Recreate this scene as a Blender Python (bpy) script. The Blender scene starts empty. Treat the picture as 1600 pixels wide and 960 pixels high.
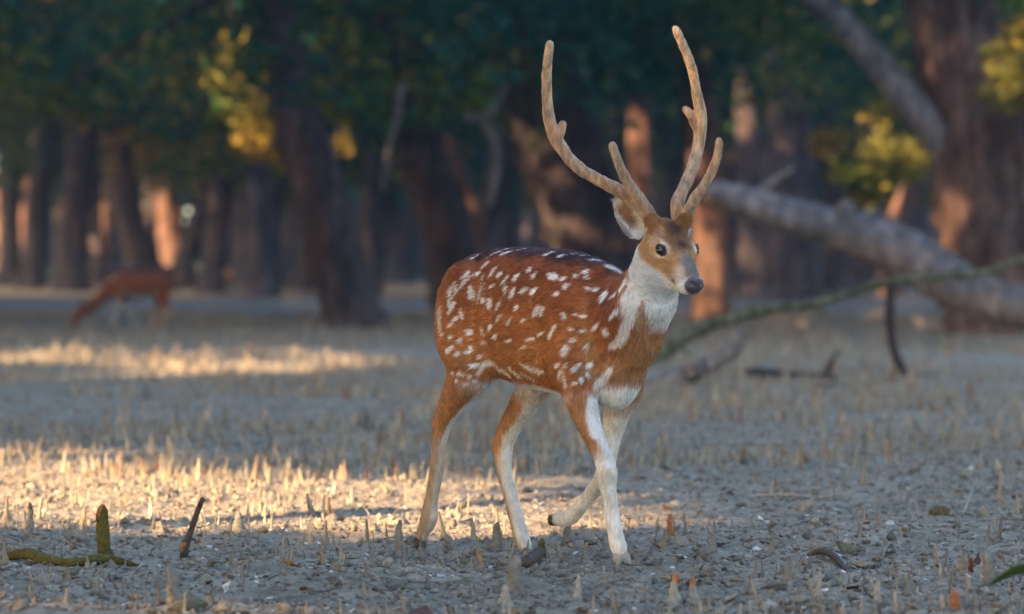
import bpy, bmesh, math, random, time
import numpy as np
from mathutils import Vector, Matrix
from mathutils.bvhtree import BVHTree
rnd = random.Random(7)
rng = np.random.default_rng(7)
SC = bpy.context.scene
COL = SC.collection

# ---------------------------------------------------------------- camera
FPX = 6000.0            # focal length in photograph pixels (1600 wide)
HZ = 424.0              # horizon row
CAMZ = 0.83
cd = bpy.data.cameras.new('camera')
cam = bpy.data.objects.new('camera', cd)
COL.objects.link(cam)
cam.location = (0, 0, CAMZ)
cam.rotation_euler = (math.radians(90), 0, 0)
cd.sensor_width = 36.0
cd.lens = 36.0 * FPX / 1600.0
cd.shift_y = -(480.0 - HZ) / 1600.0
cd.clip_start = 0.5
cd.clip_end = 3000
cd.dof.use_dof = True
cd.dof.focus_distance = 10.95
cd.dof.aperture_fstop = 3.2
SC.camera = cam

# ---------------------------------------------------------------- light
SUN_AZ = (-0.80, -0.60)         # horizontal direction towards the sun (left, behind the camera)
SUN_EL = math.radians(18.5)
w = bpy.data.worlds.new('World')
SC.world = w
w.use_nodes = True
nt = w.node_tree
sky = nt.nodes.new('ShaderNodeTexSky')
sky.sky_type = 'NISHITA'
sky.sun_disc = False
sky.sun_elevation = SUN_EL
sky.sun_rotation = math.atan2(SUN_AZ[0], SUN_AZ[1])
nt.links.new(sky.outputs[0], nt.nodes['Background'].inputs[0])
nt.nodes['Background'].inputs[1].default_value = 0.15
sl = bpy.data.lights.new('sun', 'SUN')
sl.energy = 4.5
sl.angle = math.radians(0.5)
sl.color = (1.0, 0.67, 0.35)
sun = bpy.data.objects.new('sun', sl)
COL.objects.link(sun)
S = Vector((SUN_AZ[0] * math.cos(SUN_EL), SUN_AZ[1] * math.cos(SUN_EL), math.sin(SUN_EL))).normalized()
sun.rotation_euler = S.to_track_quat('Z', 'Y').to_euler()
sun.location = S * 50
SC.view_settings.view_transform = 'Standard'
SC.view_settings.look = 'None'
SC.view_settings.exposure = 2.62
SC.view_settings.gamma = 1.0
SC.render.engine = 'CYCLES'
SC.cycles.use_denoising = True
SC.cycles.max_bounces = 5
SC.cycles.diffuse_bounces = 3
SC.cycles.glossy_bounces = 2
SC.cycles.transmission_bounces = 2
SC.cycles.sample_clamp_indirect = 4.0
# ---------------------------------------------------------------- helpers
def tag(o, label=None, cat=None, group=None, kind=None):
    if label: o['label'] = label
    if cat: o['category'] = cat
    if group: o['group'] = group
    if kind: o['kind'] = kind
    return o

def empty(name, loc, label, cat, group=None):
    o = bpy.data.objects.new(name, None)
    COL.objects.link(o)
    o.location = loc
    o.empty_display_size = 0.1
    tag(o, label, cat, group)
    return o

def link_mesh(name, me, mat=None, parent=None):
    o = bpy.data.objects.new(name, me)
    COL.objects.link(o)
    if mat is not None and not me.materials:
        me.materials.append(mat)
    if parent is not None:
        o.parent = parent
        bpy.context.view_layer.update() if False else None
    return o

def np_mesh(name, V, F, smooth=True, cols=None, origin=None):
    """V (n,3), F (m,3|4) -> mesh; cols (n,3) vertex colours"""
    V = np.asarray(V, np.float32)
    if origin is not None: V = V - np.asarray(origin, np.float32)
    F = np.asarray(F, np.int32)
    me = bpy.data.meshes.new(name)
    n, k = len(F), F.shape[1]
    me.vertices.add(len(V)); me.vertices.foreach_set('co', V.ravel())
    me.loops.add(n * k); me.loops.foreach_set('vertex_index', F.ravel())
    me.polygons.add(n)
    me.polygons.foreach_set('loop_start', np.arange(0, n * k, k, dtype=np.int32))
    me.polygons.foreach_set('use_smooth', np.full(n, smooth))
    if cols is not None:
        a = me.color_attributes.new('col', 'FLOAT_COLOR', 'POINT')
        c = np.ones((len(V), 4), np.float32); c[:, :3] = cols
        a.data.foreach_set('color', c.ravel())
    me.update(calc_edges=True)
    me.validate()
    return me

def PX(px, py, Y):
    """photograph pixel at distance Y -> world point"""
    return np.array([(px - 800.0) * Y / FPX, Y, CAMZ - (py - HZ) * Y / FPX])

def GY(py):
    return CAMZ * FPX / (py - HZ)

def sstep(a, b, x):
    t = np.clip((x - a) / (b - a), 0, 1)
    return t * t * (3 - 2 * t)

_perm = rng.permutation(256)
_perm = np.concatenate([_perm, _perm, _perm])
_rv = rng.random(256).astype(np.float32) * 2 - 1
def vnoise(x, y, z=None):
    if z is None: z = np.zeros_like(x)
    xi = np.floor(x).astype(int); yi = np.floor(y).astype(int); zi = np.floor(z).astype(int)
    fx, fy, fz = x - xi, y - yi, z - zi
    fx = fx * fx * (3 - 2 * fx); fy = fy * fy * (3 - 2 * fy); fz = fz * fz * (3 - 2 * fz)
    def h(i, j, k): return _rv[_perm[_perm[_perm[i & 255] + (j & 255)] + (k & 255)] & 255]
    def lx(j, k): return h(xi, j, k) * (1 - fx) + h(xi + 1, j, k) * fx
    def ly(k): return lx(yi, k) * (1 - fy) + lx(yi + 1, k) * fy
    return ly(zi) * (1 - fz) + ly(zi + 1) * fz

def fbm(x, y, z=None, o=4):
    r = 0; a = 1; t = 0
    for i in range(o):
        f = 2.03 ** i
        r = r + a * vnoise(x * f + 17.3 * i, y * f - 9.1 * i, None if z is None else z * f + 3.3 * i)
        t += a; a *= 0.5
    return r / t

# ---- node material helpers
def new_mat(name):
    m = bpy.data.materials.new(name); m.use_nodes = True
    nt = m.node_tree
    return m, nt, nt.nodes['Principled BSDF']

def N(nt, typ, **kw):
    n = nt.nodes.new(typ)
    for k, v in kw.items():
        if k == 'inp':
            for kk, vv in v.items():
                n.inputs[kk].default_value = vv
        else: setattr(n, k, v)
    return n

def ramp(nt, fac, stops, interp='LINEAR'):
    r = nt.nodes.new('ShaderNodeValToRGB')
    r.color_ramp.interpolation = interp
    e = r.color_ramp.elements
    while len(e) < len(stops): e.new(0.5)
    for i, (p, c) in enumerate(stops):
        e[i].position = p; e[i].color = (*c, 1) if len(c) == 3 else c
    nt.links.new(fac, r.inputs[0])
    return r.outputs[0]

def mixc(nt, fac, a, b, mode='MIX'):
    m = nt.nodes.new('ShaderNodeMix'); m.data_type = 'RGBA'; m.blend_type = mode
    for sock, v in ((m.inputs[0], fac), (m.inputs[6], a), (m.inputs[7], b)):
        if hasattr(v, 'is_output'): nt.links.new(v, sock)
        elif isinstance(v, (int, float)): sock.default_value = v
        else: sock.default_value = (*v, 1) if len(v) == 3 else v
    return m.outputs[2]

def noise(nt, vec, scale, detail=4, rough=0.6, dist=0.0):
    n = nt.nodes.new('ShaderNodeTexNoise')
    n.inputs['Scale'].default_value = scale; n.inputs['Detail'].default_value = detail
    n.inputs['Roughness'].default_value = rough; n.inputs['Distortion'].default_value = dist
    if vec is not None: nt.links.new(vec, n.inputs['Vector'])
    return n.outputs['Fac']

def bump(nt, b, h, strength=0.5, dist=0.01):
    n = nt.nodes.new('ShaderNodeBump')
    n.inputs['Strength'].default_value = strength; n.inputs['Distance'].default_value = dist
    nt.links.new(h, n.inputs['Height']); nt.links.new(n.outputs[0], b.inputs['Normal'])
    return n

def tube_np(pts, rad, sides=8, closed_ends=True, jitter=0.0, seed=0):
    """tapered tube along points -> V, F(quads; ends as degenerate fans of quads)"""
    P = np.asarray(pts, float); R = np.asarray(rad, float); n = len(P)
    T = np.gradient(P, axis=0); T /= np.linalg.norm(T, axis=1)[:, None] + 1e-9
    up = np.array([0, 0, 1.0]) if abs(T[0][2]) < 0.9 else np.array([1.0, 0, 0])
    V = []
    u = np.cross(up, T[0]); u /= np.linalg.norm(u)
    r = np.random.default_rng(seed)
    ang = np.linspace(0, 2 * np.pi, sides, endpoint=False)
    for i in range(n):
        u = u - T[i] * np.dot(u, T[i]); u /= np.linalg.norm(u) + 1e-9
        v = np.cross(T[i], u)
        rr = R[i] * (1 + jitter * r.standard_normal(sides))
        V.append(P[i] + (np.cos(ang) * rr)[:, None] * u + (np.sin(ang) * rr)[:, None] * v)
    V = np.concatenate(V)
    F = []
    for i in range(n - 1):
        a = i * sides
        for j in range(sides):
            k = (j + 1) % sides
            F.append((a + j, a + k, a + sides + k, a + sides + j))
    if closed_ends:
        c0 = len(V); V = np.vstack([V, P[0] - T[0] * R[0] * 0.3, P[-1] + T[-1] * R[-1] * 0.5])
        b = (n - 1) * sides
        for j in range(0, sides, 1):
            k = (j + 1) % sides
            F.append((c0, c0, k, j)); F.append((c0 + 1, c0 + 1, b + j, b + k))
    return V, F

def spline(pts, m):
    """Catmull-Rom resample of rows (any width) to m rows"""
    P = np.asarray(pts, float); n = len(P)
    t = np.linspace(0, n - 1, m); out = []
    for x in t:
        i = min(int(x), n - 2); f = x - i
        p0 = P[max(i - 1, 0)]; p1 = P[i]; p2 = P[i + 1]; p3 = P[min(i + 2, n - 1)]
        out.append(0.5 * ((2 * p1) + (-p0 + p2) * f + (2 * p0 - 5 * p1 + 4 * p2 - p3) * f * f + (-p0 + 3 * p1 - 3 * p2 + p3) * f ** 3))
    return np.array(out)

def mesh_vf(name, V, F, smooth=True, cols=None, origin=None):
    """like np_mesh but drops repeated indices (fans written as quads) to triangles"""
    me = bpy.data.meshes.new(name)
    V = np.asarray(V, float)
    if origin is not None: V = V - np.asarray(origin)
    FF = []
    for f in F:
        g = []
        for i in f:
            if int(i) not in g: g.append(int(i))
        if len(g) > 2: FF.append(g)
    me.from_pydata([tuple(v) for v in V], [], FF)
    me.polygons.foreach_set('use_smooth', [smooth] * len(FF))
    if cols is not None:
        a = me.color_attributes.new('col', 'FLOAT_COLOR', 'POINT')
        c = np.ones((len(V), 4), np.float32); c[:, :3] = cols
        a.data.foreach_set('color', c.ravel())
    me.update()
    return me

def join_vf(parts):
    Vs, Fs, k = [], [], 0
    for V, F in parts:
        Vs.append(np.asarray(V)); Fs += [tuple(i + k for i in f) for f in F]; k += len(V)
    return np.concatenate(Vs), Fs

# ---------------------------------------------------------------- implicit surfaces
class Field:
    def __init__(self, lo, hi, h):
        self.lo = np.array(lo, float); self.h = h
        self.n = np.ceil((np.array(hi) - self.lo) / h).astype(int) + 1
        self.D = np.full(self.n, 0.5, np.float32)
    def box(self, lo, hi):
        a = np.clip(np.floor((np.array(lo) - self.lo) / self.h).astype(int), 0, self.n - 1)
        b = np.clip(np.ceil((np.array(hi) - self.lo) / self.h).astype(int) + 1, 1, self.n)
        sl = tuple(slice(a[i], b[i]) for i in range(3))
        g = [self.lo[i] + self.h * np.arange(a[i], b[i]) for i in range(3)]
        X, Y, Z = np.meshgrid(*g, indexing='ij')
        return sl, X, Y, Z
    def blend(self, sl, d, k):
        a = self.D[sl]
        if k <= 0: self.D[sl] = np.minimum(a, d); return
        hh = np.maximum(k - np.abs(a - d), 0) / k
        self.D[sl] = np.minimum(a, d) - hh * hh * k * 0.25
    def carve(self, sl, d, k):
        a = self.D[sl]; d = -d
        hh = np.maximum(k - np.abs(a - d), 0) / k
        self.D[sl] = np.maximum(a, d) + hh * hh * k * 0.25
    def cone(self, a, b, ra, rb, k=0.02, carve=False):
        a = np.array(a, float); b = np.array(b, float); m = max(ra, rb) + k + 0.03
        sl, X, Y, Z = self.box(np.minimum(a, b) - m, np.maximum(a, b) + m)
        ab = b - a; L2 = max(np.dot(ab, ab), 1e-12)
        t = np.clip(((X - a[0]) * ab[0] + (Y - a[1]) * ab[1] + (Z - a[2]) * ab[2]) / L2, 0, 1)
        d = np.sqrt((X - a[0] - t * ab[0]) ** 2 + (Y - a[1] - t * ab[1]) ** 2 + (Z - a[2] - t * ab[2]) ** 2) - (ra + (rb - ra) * t)
        (self.carve if carve else self.blend)(sl, d.astype(np.float32), k)
    def chain(self, pts, k=0.02):
        for p, q in zip(pts[:-1], pts[1:]):
            self.cone(p[:3], q[:3], p[3], q[3], k)
    def ellipsoid(self, c, r, R=None, k=0.02, carve=False):
        """R rows = local axes in field space"""
        c = np.array(c, float); r = np.array(r, float)
        R = np.eye(3) if R is None else np.array(R)
        m = r.max() + k + 0.03
        sl, X, Y, Z = self.box(c - m, c + m)
        X = X - c[0]; Y = Y - c[1]; Z = Z - c[2]
        q = [(R[i][0] * X + R[i][1] * Y + R[i][2] * Z) / r[i] for i in range(3)]
        k0 = np.sqrt(q[0] ** 2 + q[1] ** 2 + q[2] ** 2)
        k1 = np.sqrt((q[0] / r[0]) ** 2 + (q[1] / r[1]) ** 2 + (q[2] / r[2]) ** 2) + 1e-9
        d = k0 * (k0 - 1) / k1
        (self.carve if carve else self.blend)(sl, d.astype(np.float32), k)
    def loft(self, tab, k=0.02):
        """tab rows: x, centre_y, centre_z, half_y, half_z"""
        tab = np.array(tab); rr = tab[:, 3:5].max()
        lo = [tab[0, 0] - 0.01, (tab[:, 1] - tab[:, 3]).min() - k - 0.03, (tab[:, 2] - tab[:, 4]).min() - k - 0.03]
        hi = [tab[-1, 0] + 0.01, (tab[:, 1] + tab[:, 3]).max() + k + 0.03, (tab[:, 2] + tab[:, 4]).max() + k + 0.03]
        sl, X, Y, Z = self.box(lo, hi)
        xs = X[:, 0, 0]
        fine = spline(tab, 200)
        f = lambda j: np.interp(xs, fine[:, 0], fine[:, j])[:, None, None]
        cy, cz, hy, hz = f(1), f(2), np.maximum(f(3), 0.004), np.maximum(f(4), 0.004)
        qy, qz = (Y - cy) / hy, (Z - cz) / hz
        k0 = np.sqrt(qy ** 2 + qz ** 2); k1 = np.sqrt((qy / hy) ** 2 + (qz / hz) ** 2) + 1e-9
        d = k0 * (k0 - 1) / k1
        d = np.where(k0 < 1e-3, -np.minimum(hy, hz), d)
        out = np.maximum(tab[0, 0] - X, X - tab[-1, 0])
        d = np.where(out > 0, np.maximum(d, out), d)
        self.blend(sl, d.astype(np.float32), k)
    def mesh(self):
        D = self.D; n = D.shape; ins = D < 0
        c = np.zeros(tuple(i - 1 for i in n), np.int8)
        for dx in (0, 1):
            for dy in (0, 1):
                for dz in (0, 1):
                    c += ins[dx:n[0] - 1 + dx, dy:n[1] - 1 + dy, dz:n[2] - 1 + dz]
        act = (c > 0) & (c < 8)
        idx = np.argwhere(act)
        lut = np.full(act.shape, -1, np.int32); lut[act] = np.arange(len(idx))
        acc = np.zeros((len(idx), 3)); cnt = np.zeros(len(idx))
        corners = [(i, j, k) for i in (0, 1) for j in (0, 1) for k in (0, 1)]
        for a in corners:
            for ax in range(3):
                if a[ax]: continue
                b = list(a); b[ax] = 1
                da = D[idx[:, 0] + a[0], idx[:, 1] + a[1], idx[:, 2] + a[2]]
                db = D[idx[:, 0] + b[0], idx[:, 1] + b[1], idx[:, 2] + b[2]]
                m = (da < 0) != (db < 0)
                t = np.where(m, da / np.where(m, da - db, 1), 0)
                p = np.array(a, float)[None] + np.eye(3)[ax][None] * t[:, None]
                acc[m] += p[m]; cnt[m] += 1
        V = self.lo + self.h * (idx + acc / cnt[:, None])
        F = []
        for ax in range(3):
            o1, o2 = [(1, 2), (2, 0), (0, 1)][ax]
            s0 = [slice(1, n[i] - 1) for i in range(3)]; s1 = list(s0)
            s0[ax] = slice(0, n[ax] - 1); s1[ax] = slice(1, n[ax])
            A = ins[tuple(s0)]; B = ins[tuple(s1)]
            e = np.argwhere(A != B); sgn = A[tuple(e.T)]
            off = [0, 0, 0]; 
            for i in range(3): off[i] = 0 if i == ax else 1
            e = e + off
            def cell(d1, d2):
                q = e.copy(); q[:, o1] -= d1; q[:, o2] -= d2
                return lut[q[:, 0], q[:, 1], q[:, 2]]
            q = np.stack([cell(1, 1), cell(0, 1), cell(0, 0), cell(1, 0)], 1)
            q[~sgn] = q[~sgn][:, ::-1]
            F.append(q)
        F = np.concatenate(F)
        return V, F[(F >= 0).all(1)]

def vnormals(V, F):
    n = np.cross(V[F[:, 2]] - V[F[:, 0]], V[F[:, 3]] - V[F[:, 1]])
    N_ = np.zeros_like(V)
    for i in range(4): np.add.at(N_, F[:, i], n)
    return N_ / (np.linalg.norm(N_, axis=1)[:, None] + 1e-12)

def relax(V, F, it=2, w=0.5, protect=None):
    for _ in range(it):
        A = np.zeros_like(V); c = np.zeros(len(V))
        for i in range(4):
            j = (i + 1) % 4
            np.add.at(A, F[:, i], V[F[:, j]]); np.add.at(c, F[:, i], 1)
            np.add.at(A, F[:, j], V[F[:, i]]); np.add.at(c, F[:, j], 1)
        M = A / c[:, None]
        ww = w if protect is None else (w * protect)[:, None]
        V = V + (M - V) * ww
    return V

def uvsphere(c, R, r, nu=20, nv=12):
    """ellipsoid as V, F; R rows axes, r radii; pole along axis 0"""
    V, F = [], []
    for i in range(nv + 1):
        a = math.pi * i / nv
        for j in range(nu):
            b = 2 * math.pi * j / nu
            V.append(np.array(c) + R[0] * r[0] * math.cos(a) + R[1] * r[1] * math.sin(a) * math.cos(b) + R[2] * r[2] * math.sin(a) * math.sin(b))
    for i in range(nv):
        for j in range(nu):
            k = (j + 1) % nu
            F.append((i * nu + j, i * nu + k, (i + 1) * nu + k, (i + 1) * nu + j))
    return np.array(V), F
# ================================================================ the mud flat
def ground_h(x, y):
    """height of the mud at x, y"""
    d = np.maximum(y, 6.0)
    h = .030 * fbm(x * .9 + 3, y * .9, None, 3)
    near = sstep(45, 14, d)
    h = h + .016 * fbm(x * 4.2, y * 4.2 + 7, None, 3) * (0.35 + .65 * near)
    n = fbm(x * 15, y * 15, None, 3)
    h = h + (.015 * n + .008 * np.abs(fbm(x * 34 + 9, y * 34, None, 2))) * sstep(30, 13, d)
    h = h + .30 * sstep(70, 150, d)
    # flatten under the stag's feet
    for (fx, fy) in FEET:
        w_ = np.exp(-((x - fx) ** 2 + (y - fy) ** 2) / .045 ** 2 / 2)
        h = h * (1 - w_)
    return h
FEET = [(-.275, 11.50), (.047, 11.16), (.315, 10.85)]

def build_ground():
    ys = [7.6]
    while ys[-1] < 900:
        y = ys[-1]; ys.append(y + max(.011, .011 * (y / 10) ** 2.0) if y < 60 else y * 1.035)
    ys = np.array([-400, -60, -8, 2, 5.5, 7.0] + ys)
    core = np.linspace(-1, 1, 521) * .165
    side = .165 + np.array([.01, .03, .07, .13, .25, .5, .9, 1.6, 3.0])
    u = np.concatenate([-side[::-1], core, side])
    yy = np.maximum(ys, 7.6)
    X = u[None] * yy[:, None]; Y = np.repeat(ys[:, None], len(u), 1)
    far = (np.abs(u) > .3)[None] & (Y < 60); X = np.where(far, X * (1 + 60 / np.maximum(yy, 8)[:, None] * .6), X)
    h = ground_h(X, Y)
    h = h * np.where(Y < 7.5, .4, 1)
    V = np.stack([X, Y, h], -1).reshape(-1, 3)
    n, k = X.shape
    a = (np.arange(n - 1)[:, None] * k + np.arange(k - 1)[None]).ravel()
    F = np.stack([a, a + 1, a + k + 1, a + k], 1)
    return V, F

M_MUD, nt, b = new_mat('grey_mud')
geo = N(nt, 'ShaderNodeNewGeometry'); P_ = geo.outputs['Position']
n_big = noise(nt, P_, .55, 4, .6); n_mid = noise(nt, P_, 3.0, 5, .65); n_sm = noise(nt, P_, 22, 5, .7); n_ti = noise(nt, P_, 90, 4, .7)
base = ramp(nt, n_mid, [(.30, (.175, .145, .104)), (.50, (.265, .220, .158)), (.68, (.36, .300, .218))])
base = mixc(nt, ramp(nt, n_big, [(.4, (0, 0, 0)), (.62, (1, 1, 1))]), base, (.30, .245, .18))
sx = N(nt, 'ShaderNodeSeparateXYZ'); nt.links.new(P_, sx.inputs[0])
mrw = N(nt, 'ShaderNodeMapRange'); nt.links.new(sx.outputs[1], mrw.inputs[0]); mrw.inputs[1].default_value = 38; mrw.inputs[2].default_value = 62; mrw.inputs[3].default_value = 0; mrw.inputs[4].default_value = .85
base = mixc(nt, mrw.outputs[0], base, (.062, .058, .056))      # shade under the far trees, put into the mud colour
fine = ramp(nt, n_sm, [(.28, (.32, .32, .33)), (.48, (.95, .95, .95)), (.72, (1.6, 1.55, 1.5))])
base = mixc(nt, ramp(nt, noise(nt, P_, 6.5, 4, .7), [(.52, (0, 0, 0)), (.66, (.7, .7, .7))]), base, (.125, .130, .085))
base = mixc(nt, 1.0, base, fine, 'MULTIPLY')
sp = ramp(nt, n_ti, [(.62, (0, 0, 0)), (.70, (1, 1, 1))])
base = mixc(nt, sp, base, (.55, .52, .50))
dk = ramp(nt, noise(nt, P_, 60, 3, .7, .6), [(.30, (1, 1, 1)), (.36, (0, 0, 0))])
base = mixc(nt, dk, base, (.10, .075, .06))
nt.links.new(base, b.inputs['Base Color'])
b.inputs['Roughness'].default_value = .82; b.inputs['Specular IOR Level'].default_value = .3
hmix = mixc(nt, .45, n_sm, n_ti)
bump(nt, b, hmix, .8, .02)
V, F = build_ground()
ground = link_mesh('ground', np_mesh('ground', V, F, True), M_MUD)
tag(ground, kind='structure')
print('ground', len(V))

def gh(x, y): return float(ground_h(np.array([x]), np.array([y]))[0])
# ================================================================ trees
TAN = math.tan(SUN_EL)
def shadow_xy(P):
    """where a point's sun shadow falls on the ground plane"""
    k = P[..., 2] / TAN
    return np.stack([P[..., 0] - SUN_AZ[0] * k, P[..., 1] - SUN_AZ[1] * k], -1)
# gaps cut in the crowns to let the sun in: sunlit places on the ground (photograph coordinates of the ground there)
def gxy(px, py): Y = GY(py); return ((px - 800) * Y / FPX, Y)
def band(px, py, up_, lo_, soft=6):
    a = np.interp(px, *zip(*up_)); b = np.interp(px, *zip(*lo_))
    return sstep(a - soft, a + soft * .4, py) * sstep(b + soft * .5, b - soft * .5, py)
RAISED = []   # (x, y, z, radius, strength)
def raised(px, py0, py1, Y, wpx, st=1.0, n=None):
    for py in np.arange(min(py0, py1), max(py0, py1) + .1, max(3.0, wpx * .4)):
        p = PX(px if not isinstance(px, tuple) else np.interp(py, (py0, py1), px), py, Y); RAISED.append((p[0], p[1], p[2], wpx * .5 * Y / FPX, st))
# trunks
raised((262, 285), 300, 440, 150, 46, 1.0); raised((165, 160), 322, 420, 160, 22); raised((42, 34), 330, 438, 160, 20); raised(4, 300, 380, 160, 22); raised(22, 345, 370, 155, 14)
raised((1118, 1108), 330, 500, 65, 46, .75); raised((1000, 1005), 190, 280, 80, 34, .8); raised((1440, 1400), 270, 345, 108, 40, .9)
raised((1515, 1495), 330, 415, 50, 40, .45); raised(505, 172, 198, 62, 26, .8); raised(625, 340, 380, 140, 12, .7); raised(1500, 80, 150, 50, 20, .10)
raised(350, 430, 455, 148, 26, .9); raised(855, 345, 375, 140, 14, .6); raised(1310, 390, 405, 120, 14, .8); raised((1360, 1355), 425, 465, 90, 26, .8)
# leaf clusters that catch the sun
raised((348, 345), 90, 185, 62, 26, .95); raised((350, 425), 130, 250, 64, 44, .95); raised(536, 215, 255, 58, 34, 1); raised((1375, 1440), 205, 262, 60, 60, .95); raised(1300, 240, 250, 60, 24, .8); raised((150, 155), 100, 170, 64, 26, .5)
raised(1590, 0, 150, 48, 50, .6); raised(730, 0, 40, 60, 60, .45); raised(300, 0, 60, 62, 120, .35); raised(690, 70, 90, 60, 60, .35); raised(1350, 250, 300, 62, 50, .6); raised(450, 310, 330, 70, 26, .6)
# the stag's antlers reach into a beam of sun
for c in ((859, 68), (854, 110), (854, 150), (858, 186), (880, 225), (915, 262), (1056, 45), (1070, 85), (1088, 135), (1094, 190), (1088, 240), (957, 230), (966, 255), (1124, 222), (1112, 262)):
    p = PX(c[0], c[1], 10.73); RAISED.append((p[0], p[1], p[2], .05, (.34 if c[1] < 230 else .20)))
# shaded trunks: (px, Y, width px); the sun must not find them
FILL = [(64, 128, 34), (90, 165, 26), (122, 118, 46), (196, 125, 52), (226, 150, 30), (318, 135, 34), (345, 112, 40), (376, 150, 30), (402, 105, 44), (432, 140, 30), (462, 165, 24), (585, 110, 34), (606, 150, 26), (640, 170, 22), (765, 120, 34),
        (792, 155, 26), (1048, 112, 36), (1062, 160, 24), (1146, 135, 30), (1296, 118, 40), (1330, 150, 28), (1362, 125, 34), (1478, 140, 34), (20, 140, 30), (150, 140, 26), (500, 125, 30), (1210, 150, 26), (860, 150, 30), (1590, 130, 40), (1420, 165, 26)]
PROT = []
for (px_, Y_, w_) in FILL + [(550, 56, 60), (520, 56, 90), (480, 56, 80), (715, 74, 90), (680, 74, 90), (630, 74, 80), (940, 66, 110), (900, 66, 120), (860, 66, 120), (830, 66, 110), (1240, 96, 90), (1178, 104, 46), (1500, 50, 90), (1560, 50, 110)]:
    for z_ in np.arange(.0, 9.0, .45): p = PX(px_, 400, Y_); PROT.append((p[0], p[1], z_, w_ * .5 * Y_ / FPX + .65))
th_ = math.radians(52)
for s_ in np.arange(-.40, .46, .10):           # the stag stands in the shade itself
    for z_ in np.arange(.45, .95, .12): PROT.append((.0925 + s_ * math.cos(th_), 11.1 - s_ * math.sin(th_), z_, .24))
for (fx, fy) in ((-.275, 11.5), (.047, 11.16), (.315, 10.85), (.12, 11.0)):
    for z_ in np.arange(.0, .5, .1): PROT.append((fx, fy, z_, .18))
for z_ in (.70, .80, .88): PROT.append((.44, 10.68, z_, .24))
PROT = np.array(PROT); PROTG = shadow_xy(PROT[:, :3])
RAI = np.array(RAISED); RG = shadow_xy(RAI[:, :3])
def lit_amount(P):
    g = shadow_xy(P); x, y = g[:, 0], np.maximum(g[:, 1], 8.2)
    py = HZ + CAMZ * FPX / y; px = 800 + x * FPX / y
    nz = fbm(px * .012, py * .05, None, 3); nz2 = fbm(px * .03 + 50, py * .12, None, 3)
    L_ = np.zeros(len(P))
    k = 1 + .0 * px
    a = band(px, py + 7 * nz, [(-300, 708), (0, 720), (150, 726), (300, 734), (450, 740), (700, 745), (900, 750), (1000, 757), (1120, 780)], [(-300, 822), (0, 830), (300, 844), (520, 852), (700, 862), (860, 864), (1000, 852), (1150, 826)], 7)
    a *= sstep(1200, 1000, px + 60 * nz2) * sstep(-700, -300, px) * np.where(px > 900, .93, 1)
    L_ = np.maximum(L_, a)
    L_ = np.maximum(L_, .55 * band(px, py, [(-200, 700), (620, 716)], [(-200, 712), (620, 724)], 4) * (px < 640))
    L_ = np.maximum(L_, .70 * band(px, py + 4 * nz, [(1080, 788), (1350, 790)], [(1080, 822), (1350, 822)], 4) * (px > 1090) * (px < 1350) * sstep(-.2, .1, nz2))
    L_ = np.maximum(L_, .80 * band(px, py + 4 * nz, [(1470, 804), (1700, 810)], [(1470, 842), (1700, 848)], 4) * (px > 1480) * (px < 1700))
    L_ = np.maximum(L_, .55 * sstep(915, 945, py + 10 * nz) * (py < 1040) * sstep(-.35, .1, nz2) * (np.abs(px - 800) < 1100))
    L_ = np.maximum(L_, .85 * band(px, py + 4 * nz, [(-300, 536), (0, 540), (600, 545)], [(-300, 602), (0, 600), (200, 592), (620, 578)], 5) * sstep(660, 560, px) * (px > -400) * sstep(-.28, .06, nz2 + .5 * nz))
    L_ = np.maximum(L_, .30 * sstep(585, 560, py) * sstep(535, 550, py) * sstep(-.1, .3, nz2) * (px > 500) * (px < 1000))
    L_ = np.maximum(L_, .90 * band(px, py, [(-400, 455), (800, 455)], [(-400, 470), (800, 471)], 2) * (px < 760) * (px > -500) * sstep(-.5, -.1, nz2))
    L_ = np.maximum(L_, .62 * band(px, py, [(1020, 468), (1700, 470)], [(1020, 535), (1700, 528)], 6) * (px > 1030) * (px < 1750) * sstep(.0, .25, nz2))
    L_ = np.maximum(L_, .35 * band(px, py, [(0, 475), (600, 475)], [(0, 500), (600, 500)], 6) * sstep(.15, .4, nz2) * (px < 700))
    for (rx, ry, rz, rr), (gx, gy) in zip(PROT, PROTG):
        d = np.hypot(g[:, 0] - gx, g[:, 1] - gy); m_ = d < rr; L_[m_] = 0
    for (rx, ry, rz, rr, st), (gx, gy) in zip(RAI, RG):
        d = np.hypot(g[:, 0] - gx, (g[:, 1] - gy))
        ok = (P[:, 2] > rz + .25) & (d < (rr + .25) * 1.4)
        # the ray must leave the target towards the sun
        if ok.any():
            v = st * sstep((rr + .25) * 1.35, rr + .2, d[ok]); L_[ok] = np.maximum(L_[ok], v)
    return np.clip(1 + np.log(np.maximum(L_, 1e-4)) / 6.0, 0, 1)      # many crowns overlap: thin each of them enough

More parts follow.
